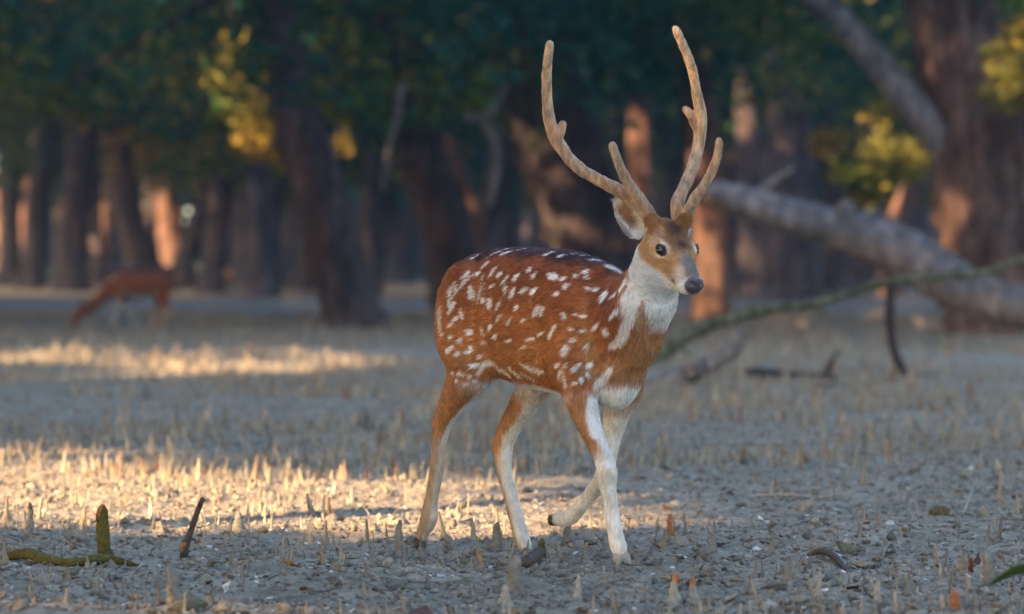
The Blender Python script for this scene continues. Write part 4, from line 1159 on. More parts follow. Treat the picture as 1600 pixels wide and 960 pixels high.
# ---- eyes
M_EYE, nt_, b_ = new_mat('deer_eye'); b_.inputs['Base Color'].default_value = (.010, .006, .008, 1); b_.inputs['Roughness'].default_value = .06; b_.inputs['Coat Weight'].default_value = 1.0
M_LID, nt_, b_ = new_mat('eyelid_skin'); b_.inputs['Base Color'].default_value = (.05, .022, .022, 1); b_.inputs['Roughness'].default_value = .5
for sd in (-1, 1):
    A_, B_, U_ = eye_ax(sd); EC = eye_c(sd); V, F = uvsphere(EC, (A_, B_, U_), (.0140, .0150, .0138), 24, 14)
    eye = link_mesh('eye', mesh_vf('eye', V, F), M_EYE, stag)
    # lid rim: almond ring
    pts = []
    for i in range(25):
        a = 2 * math.pi * i / 24
        f0, n0 = .0168 * math.cos(a), .0098 * math.sin(a) * (1 - .20 * math.cos(a)) - .0018 * math.cos(a)
        pts.append(EC + A_ * (.0056 - 8 * f0 * f0) + B_ * f0 + U_ * n0)
    V, F = tube_np(pts, [.0018 + .0012 * max(0, math.sin(2 * math.pi * i / 24)) for i in range(25)], 6, False)
    link_mesh('eyelid', mesh_vf('eyelid', V, F), M_LID, eye)
    parts = []
    r5 = random.Random(3 + sd)
    for i in range(16):
        x = i / 15; f0 = -.015 + .026 * x
        p0 = EC + A_ * .0068 + B_ * f0 + U_ * (.0074 + .0044 * (1 - (2 * x - 1) ** 2))
        p1 = p0 + (A_ * .008 + U_ * .003 - B_ * (.004 - .003 * x)) * r5.uniform(.7, 1.1)
        parts.append(tube_np([p0, (p0 + p1) / 2 - HN * .001, p1], [.0005, .0004, .0001], 3, False))
    V, F = join_vf(parts); link_mesh('eyelashes', mesh_vf('eyelashes', V, F), M_LID, eye)

# ---- ears
def ear(base, tip, wid, opening, depth, mats):
    """cupped ear: base->tip axis, opening = direction the hollow faces"""
    base, tip = np.array(base), np.array(tip); ax = tip - base; Ln = np.linalg.norm(ax); ax /= Ln
    op = opening - ax * (opening @ ax); op /= np.linalg.norm(op); sd = np.cross(ax, op)
    nu, nv = 26, 19
    V = np.zeros((nu, nv, 3)); th = np.zeros((nu, nv))
    for i in range(nu):
        x = i / (nu - 1)
        hw = wid * (math.sin(math.pi * min(1, (x * .93 + .07)) ** .80)) ** .75 * (1 - .15 * x) + .004
        if x > .93: hw *= max(0.12, (1 - x) / .07 * .6 + .3)
        curl = 1.9 - 1.0 * x
        for j in range(nv):
            y = j / (nv - 1) * 2 - 1
            a = y * curl * .62
            R = hw / math.sin(min(1.5, curl * .62))
            V[i, j] = base + ax * (Ln * x) + sd * (R * math.sin(a)) - op * (R * math.cos(a) - R * math.cos(curl * .62)) * .75
            th[i, j] = (1 - y * y)
    return V, ax, op, sd
def build_ear(base, tip, wid, opening, inner=True, seed=1):
    V, ax, op, sd = ear(base, tip, wid, opening, 0, None)
    nu, nv = V.shape[:2]
    G = V.reshape(-1, 3)
    F = []
    for i in range(nu - 1):
        for j in range(nv - 1):
            a = i * nv + j; F.append((a, a + 1, a + nv + 1, a + nv))
    F = np.array(F); n = vnormals(G, F)
    if (n @ op).mean() < 0: F = F[:, ::-1]; n = -n
    th = .0035
    back = G - n * th
    VV = np.vstack([G, back]); F2 = F[:, ::-1] + len(G)
    bd = []
    idx = lambda i, j: i * nv + j
    loop = [idx(i, 0) for i in range(nu)] + [idx(nu - 1, j) for j in range(1, nv)] + [idx(i, nv - 1) for i in range(nu - 2, -1, -1)] + [idx(0, j) for j in range(nv - 2, 0, -1)]
    for a, b in zip(loop, loop[1:] + loop[:1]): bd.append((a, b, b + len(G), a + len(G)))
    FF = np.vstack([F, F2, np.array(bd)])
    nn = vnormals(VV, FF)
    def pf(P, Nn, jit=None):
        q = P - np.array(base); x = q @ ax / np.linalg.norm(np.array(tip) - base); y = (q @ sd) / wid
        isin = (Nn @ op > .05)
        g = fbm(P[:, 0] * 90, P[:, 1] * 90, P[:, 2] * 90, 2)
        rim = np.maximum(sstep(.55, .85, np.abs(y) + .2 * g), sstep(.75, .92, x))
        cin = mixv(np.tile([.36, .18, .09], (len(P), 1)), np.array([.80, .75, .70]), np.clip(rim + sstep(.45, .1, x) * .9 + sstep(.15, .7, y * SGN[0] + .35 * g) * .8 * sstep(.75, .45, x), 0, 1))
        cin = mixv(cin, np.array([.10, .06, .05]), np.exp(-(((x - .42) / .18) ** 2 + ((y + .15 * SGN[0]) / .3) ** 2)) * .55)
        cout = np.tile([.40, .26, .17], (len(P), 1)); cout = mixv(cout, np.array([.62, .55, .48]), sstep(.7, 1, np.abs(y)))
        c = np.where(isin[:, None], cin, cout); c = mixv(c, np.array([.16, .10, .08]), sstep(.86, .97, np.maximum(np.abs(y) * 1.0, x)) * .6)
        return c * (1 + .15 * g)[:, None], np.where(isin, .010 + .008 * rim, .006), np.zeros(len(P), bool)
    SGN = [1.0]
    c, _, _ = pf(VV, nn)
    o = link_mesh('ear', np_mesh('ear', VV, FF, True, c), M_COAT, stag)
    def comb(P, Nn):
        q = P - np.array(base); y = (q @ sd) / wid
        return ax[None] * .6 - sd[None] * (np.sign(y) * .7)[:, None] * (Nn @ op > 0)[:, None] + op[None] * .35
    make_fur('ear_fur', VV, FF, nn, pf, 9000, comb, o, M_FUR, seed, .35, .00032)
    return o
eb = W2L(PX(1008, 365, 10.70)); et = W2L(PX(961, 312, 10.74))
build_ear(eb, et, .037, toW(np.array([.05, -.98, -.10])), seed=5)
# far ear: turned back behind the skull
eb2 = H(-.078, .052, -.012); build_ear(eb2, eb2 + toW(np.array([.03, .118, .035])), .030, toW(np.array([.9, -.2, .3])), seed=6)

# ---- antlers
M_ANT, nt, b = new_mat('antler_velvet')
tc = N(nt, 'ShaderNodeTexCoord')
mp = N(nt, 'ShaderNodeMapping'); mp.inputs['Scale'].default_value = (1, 1, .28); nt.links.new(tc.outputs['Object'], mp.inputs['Vector'])
n1 = noise(nt, mp.outputs[0], 60, 5, .65); n2 = noise(nt, mp.outputs[0], 230, 3, .6)
at = N(nt, 'ShaderNodeAttribute', attribute_name='col')
base = mixc(nt, ramp(nt, n1, [(.38, (0, 0, 0)), (.62, (1, 1, 1))]), (.58, .52, .47), (1.25, 1.16, 1.06))
c1 = mixc(nt, 1.0, at.outputs['Color'], base, 'MULTIPLY')
c2 = mixc(nt, ramp(nt, n2, [(.60, (0, 0, 0)), (.72, (1, 1, 1))]), c1, (.16, .11, .08))
mixn = c2.node; nt.links.new(c2, b.inputs['Base Color'])
b.inputs['Roughness'].default_value = .85; b.inputs['Sheen Weight'].default_value = .35
bump(nt, b, mixc(nt, .4, n1, n2), 1.0, .012)
def antler(chains, seed):
    allp = np.array([p[:3] for c in chains for p in c])
    o = allp.mean(0)
    f = Field(allp.min(0) - .05, allp.max(0) + .05, .0032)
    for c in chains:
        c2 = spline(c, len(c) * 5); c2[:, 3] *= .84; f.chain(c2, .010)
    V, F = f.mesh(); n = vnormals(V, F)
    V = V + n * (.0034 * fbm(V[:, 0] * 75 + seed, V[:, 1] * 75, V[:, 2] * 20, 3) + .0010 * fbm(V[:, 0] * 200, V[:, 1] * 200, V[:, 2] * 90, 2))[:, None]
    z = V[:, 2]
    tip = sstep(1.02, 1.35, z)
    c = mixv(np.tile(np.array([.43, .30, .20]), (len(V), 1)), np.array([.66, .48, .32]), tip)
    g = fbm(V[:, 0] * 30, V[:, 1] * 30, V[:, 2] * 8 + seed, 3)
    c = mixv(c, np.array([.48, .27, .13]), sstep(.0, .35, g) * .6)
    ob = link_mesh('antler', np_mesh('antler', V, F, True, c), M_ANT, stag)
    return ob, V, F
def AW(rows): return [np.append(W2L(PX(a, b, 10.70 + d)), r) for a, b, d, r in rows]
beamR = AW([(1021, 352, 0, .017), (1012, 334, .005, .0205), (990, 312, .02, .0195), (966, 297, .04, .0175), (932, 280, .06, .0165), (900, 259, .075, .0165), (880, 236, .08, .0165), (866, 212, .08, .0175), (858, 186, .07, .0150), (855, 155, .05, .0145), (854, 120, .03, .0130), (856, 90, .0, .0115), (859, 68, -.02, .0085)])
browR = AW([(1014, 334, .0, .016), (1002, 315, -.01, .0145), (985, 291, -.03, .0125), (972, 268, -.045, .0110), (962, 243, -.055, .0098), (957, 226, -.06, .0075)])
tineR = AW([(868, 218, .075, .012), (876, 205, .07, .0085), (879, 193, .068, .0065)])
beamL = AW([(1060, 348, 0, .014), (1058, 326, .005, .0185), (1064, 303, .02, .0165), (1076, 278, .05, .0165), (1085, 252, .08, .0160), (1091, 228, .10, .0165), (1094, 200, .10, .0185), (1094, 178, .09, .0170), (1089, 145, .07, .0140), (1082, 110, .05, .0130), (1072, 82, .02, .0120), (1062, 58, -.01, .0100), (1056, 45, -.02, .0080)])
browL = AW([(1071, 340, 0, .0155), (1083, 315, -.02, .0150), (1100, 291, -.035, .0130), (1113, 266, -.045, .0112), (1121, 242, -.05, .0095), (1124, 219, -.055, .0075)])
tineL = AW([(1091, 200, .10, .013), (1080, 182, .085, .0085), (1071, 170, .08, .0065)])
antler([beamR, browR, tineR], 1.0)
antler([beamL, browL, tineL], 9.0)
# coronet rings of velvet fur at the antler bases are part of the body fur

# ---- hooves: two toes each, splayed on the planted feet
M_HOOF, nt_, b_ = new_mat('hoof_horn'); b_.inputs['Base Color'].default_value = (.035, .028, .028, 1); b_.inputs['Roughness'].default_value = .45
M_HOOFP, nt_, b_ = new_mat('hoof_muddy'); b_.inputs['Base Color'].default_value = (.34, .30, .26, 1); b_.inputs['Roughness'].default_value = .8
def hoof(p0, tips, mat, r0=.013):
    parts = []
    for tp in tips:
        f = Field(np.minimum(p0, tp) - .04, np.maximum(p0, tp) + .04, .0025)
        d = tp - p0
        f.cone(p0, p0 + d * .55, r0, r0 * 1.05, .006); f.cone(p0 + d * .55, tp, r0 * 1.0, r0 * .42, .006)
        V, F = f.mesh(); parts.append((V, F))
        link_mesh('hoof_toe', np_mesh('hoof_toe', V, F, True), mat, stag)
hoof(L(657, 842, -.085), [L(652, 856, -.10), L(661, 858, -.075)], M_HOOF)
hoof(L(820, 856, .074), [L(823, 871, .060), L(832, 868, .085)], M_HOOFP)
hoof(L(967, 860, -.08), [L(965, 884, -.095), L(984, 880, -.066)], M_HOOFP, .014)
hoof(L(868, 812, .08), [L(860, 817, .072), L(859, 812, .092)], M_HOOF)
print('stag done')
# ================================================================ the grazing deer far behind
def build_doe():
    Y = 53.5; KY = Y / FPX
    o = PX(215, 505, Y)
    def G(px, py, d=0.0): p = PX(px, py, Y); p[1] += d; return p
    f = Field(G(95, 540) - [.1, .35, .1], G(290, 400) + [.1, .35, .1], .013)
    z0 = gh(o[0], Y)
    ch = lambda rows, k=.03: f.chain([np.append(G(a, b, d), r) for a, b, d, r in rows], k)
    ch([(182, 443, 0, .165), (200, 440, 0, .195), (222, 440, 0, .210), (242, 436, 0, .195), (256, 435, 0, .160)], .08)
    ch([(182, 447, 0, .135), (165, 460, 0, .100), (150, 473, 0, .075), (133, 485, 0, .062), (124, 488, 0, .058)], .06)   # neck
    ch([(124, 487, 0, .060), (119, 497, 0, .045), (116, 508, 0, .030), (115, 513, 0, .024)], .03)                          # head
    for d in (-.06, .06): ch([(129, 482, d, .02), (131, 474, d * 2.6, .030), (129, 470, d * 3.4, .010)], .02)             # ears
    zf = HZ + (CAMZ - z0) * FPX / Y
    for (rows) in ([(190, 458, -.09, .085), (188, 472, -.09, .05), (182, 488, -.09, .032), (178, 503, -.08, .026), (176, zf - 2, -.08, .028)],
                   [(192, 458, .09, .085), (196, 474, .09, .045), (203, 490, .09, .030), (207, 505, .08, .024), (210, zf - 2, .08, .028)],
                   [(255, 445, -.09, .125), (258, 464, -.1, .075), (262, 478, -.1, .042), (258, 492, -.09, .028), (255, zf - 2, -.08, .028)],
                   [(250, 448, .09, .115), (246, 464, .1, .065), (248, 480, .1, .038), (240, 495, .09, .028), (236, zf - 2, .08, .028)]):
        ch(rows, .03)
    ch([(267, 430, 0, .03), (270, 445, 0, .032), (269, 458, 0, .015)], .02)                                                # tail
    V, F = f.mesh(); V = relax(V, F, 3); n = vnormals(V, F)
    x = 800 + V[:, 0] / V[:, 1] * FPX; py = HZ - (V[:, 2] - CAMZ) / V[:, 1] * FPX
    c = np.tile(np.array([.14, .040, .016]), (len(V), 1))
    c = mixv(c, np.array([.05, .022, .018]), sstep(432, 418, py))
    c = mixv(c, np.array([.27, .25, .25]), sstep(464, 474, py) * (x < 225) * (x > 165))
    c = mixv(c, np.array([.30, .17, .10]), sstep(474, 490, py) * (x > 225))
    c = mixv(c, np.array([.30, .26, .24]), sstep(-.6, -.85, n[:, 2]) * (py > 455) * (x > 165) * .8)
    sp = vnoise(V[:, 0] * 11, V[:, 1] * 11, V[:, 2] * 11); c = mixv(c, np.array([.6, .56, .52]), sstep(.55, .7, sp) * (py < 460) * (x > 165) * .6)
    loc = np.array([o[0], Y, z0])
    t = empty('grazing_deer', loc, 'distant brown spotted deer grazing with its head down at left', 'deer')
    link_mesh('body', np_mesh('body', V, F, True, c, origin=loc), M_COAT, t)
    for (px, d) in ((176, -.08), (210, .08), (255, -.08), (236, .08)):
        p = G(px, zf - 1, d); V, F = tube_np([p + [0, 0, .04], p, p + [-.015, 0, -.02]], [.026, .032, .026], 8); link_mesh('hoof', mesh_vf('hoof', V, F, origin=loc), M_HOOF, t)
    for d in (-.045, .045):
        p = G(120.5, 494, d); V, F = uvsphere(p, np.eye(3), (.014, .012, .014), 10, 8); link_mesh('eye', mesh_vf('eye', V, F, origin=loc), M_EYE, t)
build_doe()
# ================================================================ things standing and lying on the mud
def simple_mat(name, c, rough=.85, scale=40, var=.5, bumpd=.006, spec=.25):
    m, nt, b = new_mat(name)
    tc = N(nt, 'ShaderNodeTexCoord')
    oi = N(nt, 'ShaderNodeObjectInfo')
    n1 = noise(nt, tc.outputs['Object'], scale, 5, .65)
    v = ramp(nt, n1, [(.3, tuple(1 - var for _ in range(3))), (.5, (1, 1, 1)), (.72, tuple(1 + var * .8 for _ in range(3)))])
    base = mixc(nt, 1.0, c, v, 'MULTIPLY')
    nt.links.new(base, b.inputs['Base Color'])
    b.inputs['Roughness'].default_value = rough; b.inputs['Specular IOR Level'].default_value = spec
    bump(nt, b, n1, .7, bumpd)
    return m
def vcol_mat(name, rough=.85, scale=120, bumpd=.003):
    m, nt, b = new_mat(name)
    a = N(nt, 'ShaderNodeAttribute', attribute_name='col')
    tc = N(nt, 'ShaderNodeTexCoord'); n1 = noise(nt, tc.outputs['Object'], scale, 4, .65)
    v = ramp(nt, n1, [(.3, (.6, .6, .6)), (.5, (1, 1, 1)), (.72, (1.35, 1.35, 1.35))])
    nt.links.new(mixc(nt, 1.0, a.outputs['Color'], v, 'MULTIPLY'), b.inputs['Base Color'])
    b.inputs['Roughness'].default_value = rough; b.inputs['Specular IOR Level'].default_value = .25
    bump(nt, b, n1, .7, bumpd)
    return m
M_ROOT = vcol_mat('root_bark')
M_STUFF = vcol_mat('mud_clods', scale=60)

MUDC = np.array([.27, .228, .18]); PALE = np.array([.36, .295, .215]); BRN = np.array([.20, .12, .07]); ORG = np.array([.42, .15, .06]); DRK = np.array([.10, .085, .075])
def spike_vf(h, r, lean, sides, rings, seed, shape='cone'):
    q = np.random.default_rng(seed)
    t = np.linspace(0, 1, rings)
    pts = np.stack([lean[0] * h * t ** 1.4 + .06 * h * np.cumsum(q.normal(0, .35, rings)) * t, lean[1] * h * t ** 1.4 + .06 * h * np.cumsum(q.normal(0, .35, rings)) * t, -.012 + (h + .012) * t], 1)
    if shape == 'cone': rad = r * (1.0 - .78 * t ** .8) * (1 + .9 * np.exp(-t * 7))
    elif shape == 'mound': rad = r * (2.3 * np.exp(-t * 3.2) + .55 * (1 - t * .35))
    else: rad = r * (1.05 - .25 * t) * (1 + .5 * np.exp(-t * 9))
    rad = rad * (1 + .14 * q.standard_normal(rings))
    V, F = tube_np(pts, rad, sides, True, .14, seed)
    return V, F
def spike_cols(V, h, tipc, basec, seed, tipfrom=.72):
    z = V[:, 2] / h
    c = mixv(np.tile(basec, (len(V), 1)), tipc, sstep(tipfrom, min(.98, tipfrom + .22), z))
    return c

# ---- 300 aerial roots as individuals (nearest), built from shared meshes
kinds = []
for k in range(18):
    h = 1.0
    q = np.random.default_rng(100 + k)
    shape = ['cone', 'cone', 'peg', 'cone', 'mound', 'cone'][k % 6]
    sl_ = q.uniform(.10, .20) if shape != 'mound' else q.uniform(.13, .2)
    V, F = spike_vf(h, sl_, (q.normal(0, .14), q.normal(0, .14)), 7, 8, 300 + k, shape)
    tipc = [ORG * .8, BRN, PALE, MUDC * .7, BRN * 1.3, ORG * .55][k % 6]; basec = [PALE * .9, MUDC, MUDC * .85, PALE * .75, MUDC * .9, PALE][(k * 5 + 1) % 6]
    me = mesh_vf('aerial_root', V, F, True, spike_cols(V, 1.0, tipc, basec, k, [.78, .7, .85, .6, .82, .72][k % 6])); me.materials.append(M_ROOT)
    kinds.append(me)
KW = []
for k in range(18):
    KW.append(['slim cone', 'cone', 'blunt peg', 'pointed cone', 'broad-based', 'narrow cone'][k % 6] + ' ' + ['rusty-tipped', 'brown-tipped', 'pale', 'dull grey', 'brown-topped', 'dark red-tipped'][k % 6])
KW = [' '.join(reversed(w.rsplit(' ', 1))) for w in KW]
LANDM = [(n_, *gxy(px_, py_)) for n_, px_, py_ in (('the mossy stump', 163, 866), ('the leaning stick', 288, 868), ('the mossy root', 60, 882), ('the left cone stub', 372, 838), ("the stag's rearmost hoof", 657, 857),
    ("the second hind hoof", 822, 870), ("the planted front hoof", 975, 883), ('the curved dark stick', 1300, 885), ('the green leaf tip', 1560, 915), ('the fat orange-tipped stub', 1054, 940), ('the long flat twig', 1250, 783),
    ('the brown mud ball', 1468, 815), ('the tall left stub', 270, 948), ('the pale tan stub', 902, 936), ('the bottom left corner', 20, 955), ('the hooked grey twig', 1390, 872), ('the sunlit twig', 720, 793),
    ('the bottom right stub', 1493, 955), ('the slim orange-brown stub', 1048, 845), ('the left edge in the sun', 20, 790), ('the sunlit strip\'s middle', 450, 790), ('the right edge twig', 1510, 808))]
LABS = {}
q = np.random.default_rng(42)
pos = []
bare = lambda x, y: any((x - fx) ** 2 + (y - fy) ** 2 < .0045 for fx, fy in FEET)
while len(pos) < 300:
    y = 9.25 + 5.6 * q.random() ** 1.15; x = (q.random() * 2 - 1) * .142 * y
    dens = .42 + 1.3 * fbm(np.array([x * 2.1]), np.array([y * 2.1]), None, 2)[0] + (.25 if y < 11 else 0)
    if q.random() > dens or bare(x, y): continue
    pos.append((x, y))
for i, (x, y) in enumerate(sorted(pos, key=lambda p: p[1])):
    o = bpy.data.objects.new('aerial_root', kinds[int(q.integers(len(kinds)))]); COL.objects.link(o)
    hgt = float(np.clip(q.lognormal(-3.28, .42), .015, .10)) * (1.15 if y > 12.3 else 1.0)
    wd = hgt * q.uniform(.5, 1.05) if hgt < .05 else hgt * q.uniform(.38, .65)
    o.location = (x, y, gh(x, y)); o.scale = (wd, wd, hgt); o.rotation_euler = (q.normal(0, .10), q.normal(0, .10), q.uniform(0, 6.28))
    ki = kinds.index(o.data); LM = min(LANDM, key=lambda l: math.hypot((x - l[1]) * 1.0, (y - l[2]) * .8)); dx, dy = x - LM[1], y - LM[2]
    rel = ('left of' if dx < 0 else 'right of') if abs(dx) > abs(dy) * .6 else ('in front of' if dy < 0 else 'behind')
    far_ = ('just ' if math.hypot(dx, dy) < .22 else '' if math.hypot(dx, dy) < .5 else 'well ')
    lab = f"{'tiny' if hgt < .028 else 'small' if hgt < .042 else 'mid-sized' if hgt < .06 else 'tall'} {KW[ki]} aerial root {far_}{rel} {LM[0]}"
    tag(o, lab, 'aerial root', 'aerial roots poking out of the mud'); LABS.setdefault(lab, []).append(o)

for lab, os_ in LABS.items():
    if len(os_) > 1:
        os_.sort(key=lambda o: o.location.y)
        for j, o in enumerate(os_): o['label'] = lab.replace('aerial root', ('nearer', 'farther')[j] + ' aerial root' if len(os_) == 2 else ('nearest', 'middle', 'farthest')[j] + ' aerial root' if len(os_) == 3 else 'aerial root')
for o in COL.objects:
    if o.name.startswith('aerial_root') and 'label' in o and len(o['label'].split()) > 16: o['label'] = o['label'].replace(' just ', ' ').replace(' well ', ' ').replace('broad-based ', '')
# ---- the rest of the aerial roots: one mass
def root_mass():
    Vs, Fs, Cs, k = [], [], [], 0
    q = np.random.default_rng(77)
    T = []
    for j in range(12):
        sides = 4; t = np.array([0, .35, .8, 1.0])
        rad = np.array([1.5, .85, .5, .22]) * .14 * q.uniform(.7, 1.3)
        ln = q.normal(0, .12, 2)
        ang = np.arange(sides) * np.pi / 2
        V = np.concatenate([np.stack([ln[0] * tt + rr * np.cos(ang), ln[1] * tt + rr * np.sin(ang), np.full(sides, tt)], 1) for tt, rr in zip(t, rad)])
        F = [(a * sides + i, a * sides + (i + 1) % sides, (a + 1) * sides + (i + 1) % sides, (a + 1) * sides + i) for a in range(3) for i in range(sides)] + [(12, 13, 14, 15)]
        T.append((V, np.array(F)))
    n = 64000
    y = 9.2 + (75 - 9.2) * q.random(n * 2) ** 1.35
    x = (q.random(n * 2) * 2 - 1) * (.15 * y + .6)
    d = .42 + 1.5 * fbm(x * .9, y * .7, None, 3)
    keep = (q.random(n * 2) < d * np.where(y < 14.9, .25, 1.0)); x, y = x[keep][:n], y[keep][:n]; n = len(x)
    z = ground_h(x, y) - .008
    hg = np.clip(q.lognormal(-3.40, .48, n), .010, .13) * np.interp(y, [9, 18, 60], [.68, 1.08, 1.5])
    wd = hg * q.uniform(.4, 1.0, n) * np.interp(y, [9, 60], [1, 1.3]); rot = q.uniform(0, 6.28, n); ti = q.integers(0, 12, n)
    pal = np.array([MUDC, PALE, MUDC * .6, PALE * .8, BRN * 1.6, np.array([.40, .33, .25]), MUDC * .9, ORG * .6])
    pcs = pal[q.choice(8, n, p=[.17, .23, .12, .18, .07, .14, .07, .02])]; pc = pcs * np.interp(y, [38, 60], [1, .62])[:, None]  # far roots darkened like the floor: the wood's shade in their colour
    for j in range(12):
        m = np.where(ti == j)[0]; V, F = T[j]
        c, s_ = np.cos(rot[m]), np.sin(rot[m])
        X = (V[None, :, 0] * c[:, None] - V[None, :, 1] * s_[:, None]) * wd[m][:, None] + x[m][:, None]
        Y = (V[None, :, 0] * s_[:, None] + V[None, :, 1] * c[:, None]) * wd[m][:, None] + y[m][:, None]
        Z = V[None, :, 2] * hg[m][:, None] + z[m][:, None]
        VV = np.stack([X, Y, Z], -1).reshape(-1, 3)
        FF = (F[None] + (np.arange(len(m)) * len(V))[:, None, None]).reshape(-1, 4) + k
        Vs.append(VV); Fs.append(FF); Cs.append(np.repeat(pc[m], len(V), 0) * (1 + .15 * q.standard_normal(len(VV)))[:, None]); k += len(VV)
    o = link_mesh('aerial_root_field', np_mesh('aerial_root_field', np.concatenate(Vs), np.concatenate(Fs), False, np.clip(np.concatenate(Cs), .02, .8)), M_STUFF)
    tag(o, 'thousands of small aerial roots bristling over the mud flat behind', 'aerial roots', kind='stuff')
root_mass()

# ---- mud clods, shell and leaf flakes
def flakes(name, n, ymax, size, cols, flat, label, cat, seed, ymin=9.2):
    q = np.random.default_rng(seed)
    y = ymin + (ymax - ymin) * q.random(n) ** 1.3; x = (q.random(n) * 2 - 1) * (.15 * y + .3)
    z = ground_h(x, y)
    sc = size * q.lognormal(0, .45, n)
    base = np.array([[1, 0, 0], [.3, .9, 0], [-.8, .6, 0], [-.9, -.5, 0], [.2, -1, 0], [0, 0, 1.0], [0, 0, -1.0]])
    F = np.array([(i, (i + 1) % 5, 5, 5) for i in range(5)] + [((i + 1) % 5, i, 6, 6) for i in range(5)])
    B = base[None] * np.array([1, 1, flat]) * (1 + .35 * q.standard_normal((n, 7, 1)))
    # random tilt
    a, bq, cq = q.uniform(0, 6.28, n), q.normal(0, .35, n), q.normal(0, .35, n)
    ca, sa = np.cos(a)[:, None], np.sin(a)[:, None]
    X = B[..., 0] * ca - B[..., 1] * sa; Y = B[..., 0] * sa + B[..., 1] * ca; Z = B[..., 2] + X * bq[:, None] + Y * cq[:, None]
    V = np.stack([X * sc[:, None] + x[:, None], Y * sc[:, None] + y[:, None], Z * sc[:, None] + z[:, None] + sc[:, None] * flat * .3], -1).reshape(-1, 3)
    tri = np.concatenate([F[:, :3]] )
    FF = (tri[None] + (np.arange(n) * 7)[:, None, None]).reshape(-1, 3)
    pal = np.array(cols); c = np.repeat(pal[q.integers(0, len(pal), n)] * q.uniform(.7, 1.2, n)[:, None], 7, 0)
    o = link_mesh(name, np_mesh(name, V, FF, flat > .5, np.clip(c, .02, .85)), M_STUFF)
    tag(o, label, cat, kind='stuff')
flakes('mud_clods', 900, 20, .0125, [MUDC * .75, MUDC * .55, MUDC * .9, np.array([.16, .15, .10])], .62, 'lumpy clods of grey and olive mud on the flat', 'mud clods', 14)
flakes('mud_crumbs', 34000, 34, .0068, [MUDC, MUDC * .8, PALE * .8, MUDC * .6, MUDC * 1.15], .7, 'crumbs of dried grey mud strewn over the ground', 'mud crumbs', 11)
flakes('shell_flakes', 5200, 26, .0060, [(.60, .57, .54), (.5, .48, .47), (.62, .55, .45)], .25, 'pale shell and leaf flakes scattered on the mud', 'flakes', 12)
flakes('dead_leaf_litter', 1500, 24, .0085, [(.22, .08, .04), (.34, .14, .06), (.10, .05, .04), (.42, .24, .10)], .22, 'brown and rusty bits of dead leaves on the mud', 'leaf litter', 13)

def tube_obj(name, pts, rad, mat, parent=None, sides=9, jit=.06, seed=0, m=None, cols=None, world=None):
    P = np.array(pts, float); R_ = np.array(rad, float)
    A = spline(np.hstack([P, R_[:, None]]), m or len(P) * 5)
    o0 = A[0, :3].copy() if parent is None and world is None else (np.array(world) if world is not None else np.zeros(3))
    V, F = tube_np(A[:, :3], A[:, 3], sides, True, jit, seed)
    V = V + (fbm(V[:, 0] * 6 + seed, V[:, 1] * 6, V[:, 2] * 6, 3)[:, None] * np.repeat(A[:, 3], sides).mean() * .15)
    me = mesh_vf(name, V, F, True, None if cols is None else cols(V), origin=o0)
    o = link_mesh(name, me, mat, parent)
    if parent is None: o.location = o0
    return o

def straws():
    q = np.random.default_rng(55); n = 3200
    y = 9.2 + 22 * q.random(n) ** 1.4; x = (q.random(n) * 2 - 1) * (.15 * y + .3); z = ground_h(x, y) + .004
    L_ = .035 * q.lognormal(0, .5, n); a = q.uniform(0, 6.28, n); tilt = np.abs(q.normal(0, .28, n)); r = .0014 * q.lognormal(0, .35, n)
    d = np.stack([np.cos(a) * np.cos(tilt), np.sin(a) * np.cos(tilt), np.sin(tilt)], 1); sd = np.stack([-np.sin(a), np.cos(a), 0 * a], 1); upv = np.cross(d, sd)
    P = np.stack([x, y, z], 1); V = []
    for k, (t, w_) in enumerate(((0, 1.0), (.5, .9), (1, .35))):
        c = P + d * (L_ * t)[:, None] + sd * (L_ * .12 * np.sin(t * 3.1) * q.normal(0, 1, n))[:, None]
        for b in range(3): V.append(c + (sd * math.cos(2.094 * b) + upv * math.sin(2.094 * b)) * (r * w_)[:, None])
    V = np.stack(V, 1).reshape(-1, 3)
    F0 = np.array([(k * 3 + b, k * 3 + (b + 1) % 3, (k + 1) * 3 + (b + 1) % 3, (k + 1) * 3 + b) for k in range(2) for b in range(3)])
    F = (F0[None] + (np.arange(n) * 9)[:, None, None]).reshape(-1, 4)
    pal = np.array([[.40, .34, .25], [.22, .17, .12], [.12, .09, .07], [.30, .27, .22]]); c = np.repeat(pal[q.integers(0, 4, n)], 9, 0)
    o = link_mesh('twig_litter', np_mesh('twig_litter', V, F, True, c), M_STUFF); tag(o, 'fine dry twigs and straws littering the mud', 'twig litter', kind='stuff')
straws()

# special foreground pieces: (px of base, py of base) -> ground
def gp(px, py, dz=0):
    Y = GY(py); p = PX(px, py, Y); h = gh(p[0], p[1]); return np.array([p[0], p[1], h + dz])
def up(base, px, py):
    """point at the same distance as base seen at px, py"""
    return PX(px, py, base[1])
M_MOSS = simple_mat('mossy_bark', (.105, .085, .018), .9, 60, .55, .008)
M_STICK = simple_mat('dark_stick_bark', (.075, .060, .048), .85, 70, .6, .006)
M_PALEW = simple_mat('pale_twig_wood', (.34, .30, .25), .85, 60, .4, .004)
M_CUT = simple_mat('cut_wood', (.36, .135, .05), .8, 60, .5, .004)
M_MOUND = simple_mat('mud_coated_root', (.21, .19, .165), .9, 55, .5, .008)

